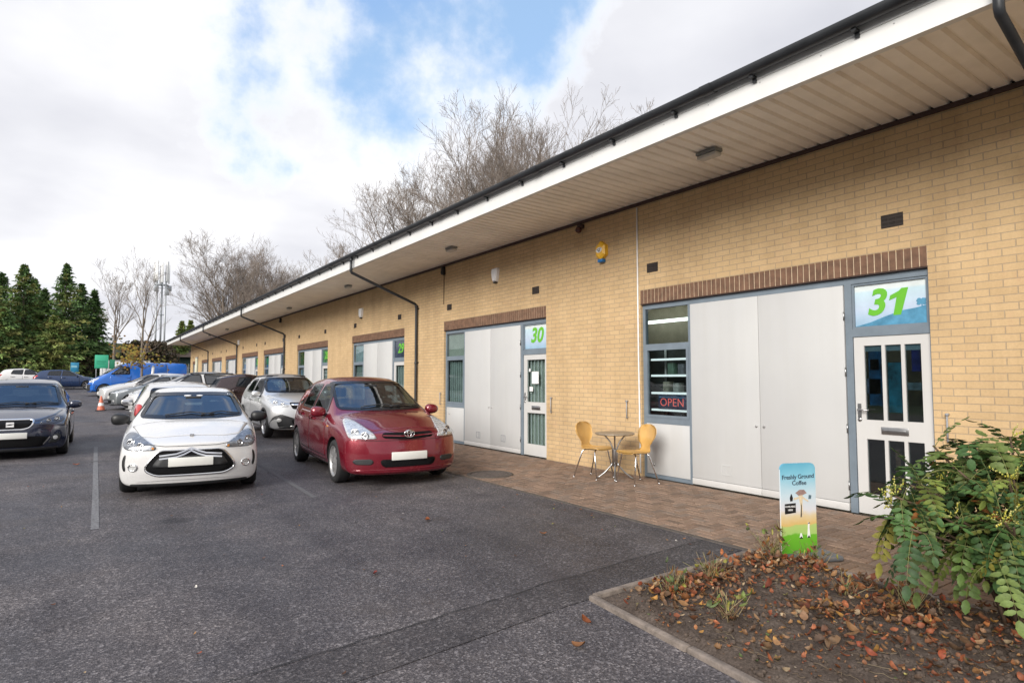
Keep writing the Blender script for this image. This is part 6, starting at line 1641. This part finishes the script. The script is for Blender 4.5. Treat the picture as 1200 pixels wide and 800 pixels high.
# conifers
M['needle'] = mat_attr('conifer_foliage', .75, bump=0, trans=.15, nscale=.8, nvar=.35, spec=.2)
def conifer(label, x, y, h, rad, seed, cols, droop=.3):
    R_ = random.Random(seed); t = empty('conifer_tree', (x, y, gz(y) + .3)); tag(t, label, 'tree', 'conifers at the far left')
    tr = MB(); fo = MB(); ft = []
    tr.tube([(0, 0, -1), (R_.uniform(-.1, .1), 0, h * .5), (0, 0, h * .97)], [h * .022, h * .014, .02], 8)
    nb = int(h * 20)
    for k in range(nb):
        u = (k + R_.random()) / nb; z = h * (.05 + .95 * u); rr_ = 1.3 * rad * (1 - u) ** .95 * R_.uniform(.55, 1.2) * (1 + .45 * MN.noise(Vector((u * 14, seed * 3.1, math.cos(k * 2.4))))) + .03
        a = k * 2.4 + R_.uniform(-.4, .4); d = Vector((math.cos(a), math.sin(a), .75 - .3 * (1 - u))); p = Vector((0, 0, z)); n = 6; pts = [p.copy()]
        for i in range(n): d = (d + Vector((R_.uniform(-.1, .1), R_.uniform(-.1, .1), -droop * .35))).normalized(); p = p + d * rr_ / n; pts.append(p.copy())
        tr.tube(pts, [.035, .03, .025, .02, .015, .012, .008], 4)
        bc = R_.choice(cols); bk = R_.uniform(.6, 1.35)
        for i in range(1, n + 1):
            for q in range(8):
                c0 = pts[i] + Vector((R_.gauss(0, 1), R_.gauss(0, 1), R_.gauss(0, .5))) * (.02 + .085 * rr_)
                dv = (d + Vector((R_.gauss(0, .6), R_.gauss(0, .6), R_.gauss(-.3, .4)))).normalized(); s_ = dv.orthogonal().normalized(); s_ = Matrix.Rotation(R_.uniform(0, 6.28), 3, dv) @ s_
                L_ = R_.uniform(.20, .48) * (1.15 - .55 * u); W_ = L_ * R_.uniform(.13, .24); m_ = c0 + dv * L_ * .45
                fo.add([c0, m_ + s_ * W_, c0 + dv * L_, m_ - s_ * W_], [(0, 1, 2, 3)]); kk = bk * R_.uniform(.7, 1.3); ft.append(tuple(v * kk for v in bc))
    tr.build('trunk', M['bark'], t); fo.build('crown', M['needle'], t, ft)
DG = [(.095, .17, .055), (.12, .20, .062), (.075, .135, .05)]; YG = [(.18, .22, .065), (.14, .205, .062), (.21, .215, .07)]
for lab, px, dist, h, rad, seed, cols in (('tall dark conifer at the left edge of the photo', -20, 66, 9.6, 2.7, 1, DG + YG), ('bright green conifer second from the left edge', 24, 68, 10.2, 2.6, 2, DG + YG), ('tallest pointed conifer in the middle of the row', 74, 68, 10.6, 2.6, 3, DG + DG + YG),
        ('dark conifer at the right end of the row next to the bare trees', 108, 70, 8.6, 2.0, 4, DG), ('bushy yellow green conifer low in front of the row', 62, 64, 5.6, 2.0, 5, YG), ('short ragged conifer between the left two', 3, 64, 6.0, 2.1, 6, YG + DG), ('narrow conifer in the gap left of the tallest one', 49, 70, 8.4, 1.8, 7, DG), ('broad conifer filling the row behind the bright green one', 36, 73, 9.6, 2.8, 10, DG + YG), ('conifer between the tallest one and the right end of the row', 92, 72, 9.4, 2.5, 11, DG), ('leaning conifer behind the left edge tree', -2, 72, 9.8, 2.8, 12, DG), ('small conifer peeping over the far end of the roof', 212, 78, 6.6, 1.3, 8, YG), ('second small conifer just right of it over the roof', 222, 80, 6.9, 1.2, 9, YG)):
    x, y = at(px, dist); conifer(lab, x, y, h, rad, seed, cols)
# dark bank of ivy and bramble under the conifers
x0, y0 = at(-60, 63.5); x1, y1 = at(112, 67)
mb = MB(); tints = []; R_ = random.Random(77)
for k in range(16000):
    u = R_.uniform(-2.0, 1.0); v = R_.random() ** .7; top = 2.3 + 1.1 * MN.noise(Vector((u * 9, 3, 0))) + .6 * MN.noise(Vector((u * 30, 8, 0)))
    z = top * v; off = -1.6 * (1 - v) + R_.gauss(0, .35)
    px_, py_ = x0 + (x1 - x0) * u, y0 + (y1 - y0) * u; c0 = Vector((px_ + .3 * off, py_ + off, gz(py_) + z))
    dv = Vector((R_.gauss(0, 1), R_.gauss(0, 1), R_.gauss(0, .6))).normalized(); s_ = dv.orthogonal().normalized(); L_ = R_.uniform(.12, .34); W_ = L_ * .4
    mb.add([c0, c0 + dv * L_ * .5 + s_ * W_, c0 + dv * L_, c0 + dv * L_ * .5 - s_ * W_], [(0, 1, 2, 3)])
    c = R_.choice([(.035, .045, .018), (.05, .038, .022), (.075, .048, .03), (.03, .03, .02), (.05, .065, .02)]); tints.append(c)
tag(mb.build('undergrowth', M['needle'], tints=tints), kind='stuff')
mb = MB(); vs = []
for i in range(61):
    u = -2.0 + 3.0 * i / 60; px_, py_ = x0 + (x1 - x0) * u, y0 + (y1 - y0) * u; h = 1.9 + .9 * MN.noise(Vector((u * 9, 3, 0)))
    vs += [(px_ - .5, py_ - 1.9, gz(py_) - .3), (px_ - .2, py_ - .9, gz(py_) + h * .55), (px_, py_ + .3, gz(py_) + h), (px_ + 1, py_ + 4, gz(py_) + h + .2), (px_ + 3, py_ + 14, gz(py_) - .4)]
mb.add(vs, [(i * 5 + k, (i + 1) * 5 + k, (i + 1) * 5 + k + 1, i * 5 + k + 1) for i in range(60) for k in range(4)], 0, True)
tag(mb.build('earth_bank', mat('bank_earth', (.045, .035, .022), .95, var=.5, scale=1.5, bump=.8, bscale=6)), kind='structure')
# leafy hedge over the shed, and the far wood that closes the view
def leafy(name, label, x, y, rx, ry, h, n, cols, seed, cat='hedge', size=.4):
    R_ = random.Random(seed); t = empty(name, (x, y, gz(y))); tag(t, label, cat); mb = MB(); tints = []
    for k in range(n):
        a = R_.uniform(0, 6.28); q = R_.random() ** .4; z = R_.random() ** .8 * h
        rr_ = q * (1 - .45 * (z / h) ** 2) * (1 + .3 * MN.noise(Vector((a, z * .5, seed)))); c0 = Vector((rx * rr_ * math.cos(a), ry * rr_ * math.sin(a), z))
        dv = Vector((R_.gauss(0, 1), R_.gauss(0, 1), R_.gauss(0, .7))).normalized(); s_ = dv.orthogonal().normalized(); L_ = size * R_.uniform(.5, 1); W_ = L_ * .35
        mb.add([c0, c0 + dv * L_ * .5 + s_ * W_, c0 + dv * L_, c0 + dv * L_ * .5 - s_ * W_], [(0, 1, 2, 3)]); tints.append(R_.choice(cols))
    mb.build('foliage', M['needle'], t, tints); st = MB()
    for k in range(7): a = R_.uniform(0, 6.28); st.tube([(0, 0, -.2), (rx * .2 * math.cos(a), ry * .2 * math.sin(a), h * .4), (rx * .6 * math.cos(a), ry * .6 * math.sin(a), h * .85)], [.06, .04, .015], 5)
    st.build('stem', M['bark'], t)
hx, hy = at(172, 70); leafy('brown_hedge', 'brown winter hedge in front of the shed roof beside the phone mast', hx, hy, 3.2, 1.6, 4.2, 3200, [(.075, .055, .035), (.095, .07, .042), (.06, .06, .03)], 5)
# young street tree with a few orange leaves before the vans
t = empty('young_tree', (2.66, 42.4, gz(42.4))); tag(t, 'young thin tree with orange yellow leaves in front of the blue van', 'tree')
mb = MB(); mb.tube([(0, 0, -.1), (.02, 0, 1.2), (0, .03, 2.4)], [.085, .07, .04], 8); R_ = random.Random(9); lb = MB(); lt = []
for k in range(12):
    a = R_.uniform(0, 6.28); z = R_.uniform(1.5, 2.3); e_ = Vector((math.cos(a) * R_.uniform(.4, 1.1), math.sin(a) * .8, z + R_.uniform(.2, .9))); mb.tube([(0, 0, z), e_ * .5 + Vector((0, 0, z * .5)), e_], [.025, .015, .006], 5)
    for q in range(22): 
        c0 = e_ + Vector((R_.gauss(0, .25), R_.gauss(0, .25), R_.gauss(0, .25))); lb.add([c0, c0 + Vector((.08, .02, .05)), c0 + Vector((.14, 0, -.02)), c0 + Vector((.06, -.02, -.07))], [(0, 1, 2, 3)]); lt.append(R_.choice([(.26, .16, .04), (.20, .11, .035), (.27, .22, .05), (.14, .14, .04)]))
mb.build('trunk', M['bark'], t); lb.build('crown', M['needle'], t, lt)
t = empty('marker_post', (3.12, 42.2, gz(42.2))); tag(t, 'white post leaning by the young tree in front of the blue van', 'post')
mb = MB(); mb.tube([(0, 0, 0), (.12, 0, 1.75)], .075, 10); mb.build('shaft', M['white'], t); mb = MB(); mb.lathe([(.08, 1.75), (.05, 1.82), (0, 1.83)], 10, mtx=Matrix.Translation((.12, 0, 0))); mb.build('cap', M['greyplastic'], t)
t = empty('marker_post', (6.05, 46.0, gz(46))); tag(t, 'pale post standing between the two blue vans', 'post')
mb = MB(); mb.tube([(0, 0, 0), (0, 0, 2.35)], .09, 10); mb.build('shaft', mat('post_pale', (.55, .55, .42), .6), t); mb = MB(); mb.lathe([(.1, 2.35), (.06, 2.42), (0, 2.43)], 10); mb.build('cap', M['greyplastic'], t)
# trees behind the photographer, on the left: only their reflection in glass and paint is seen
M['mass'] = mat('wood_mass', (.05, .055, .032), .95, var=.6, scale=.8, bump=1, bscale=3)
mb = MB(); R_ = random.Random(4)
for k in range(46):
    y = -30 + k * 2.2; mb.ellipsoid((-27 + R_.uniform(-2, 2), y, 1.5), (3, 2.4, R_.uniform(4, 7.5)), 9, 7, jit=.16)
tag(mb.build('wood', M['mass']), kind='stuff')
mb = MB()
for k in range(40):
    a = R(-25) + k * .065; d_ = 150; mb.ellipsoid((d_ * math.sin(a), d_ * math.cos(a), 3), (9, 9, R_.uniform(4, 8)), 9, 7, jit=.15)
tag(mb.build('far_wood', M['mass']), kind='stuff')
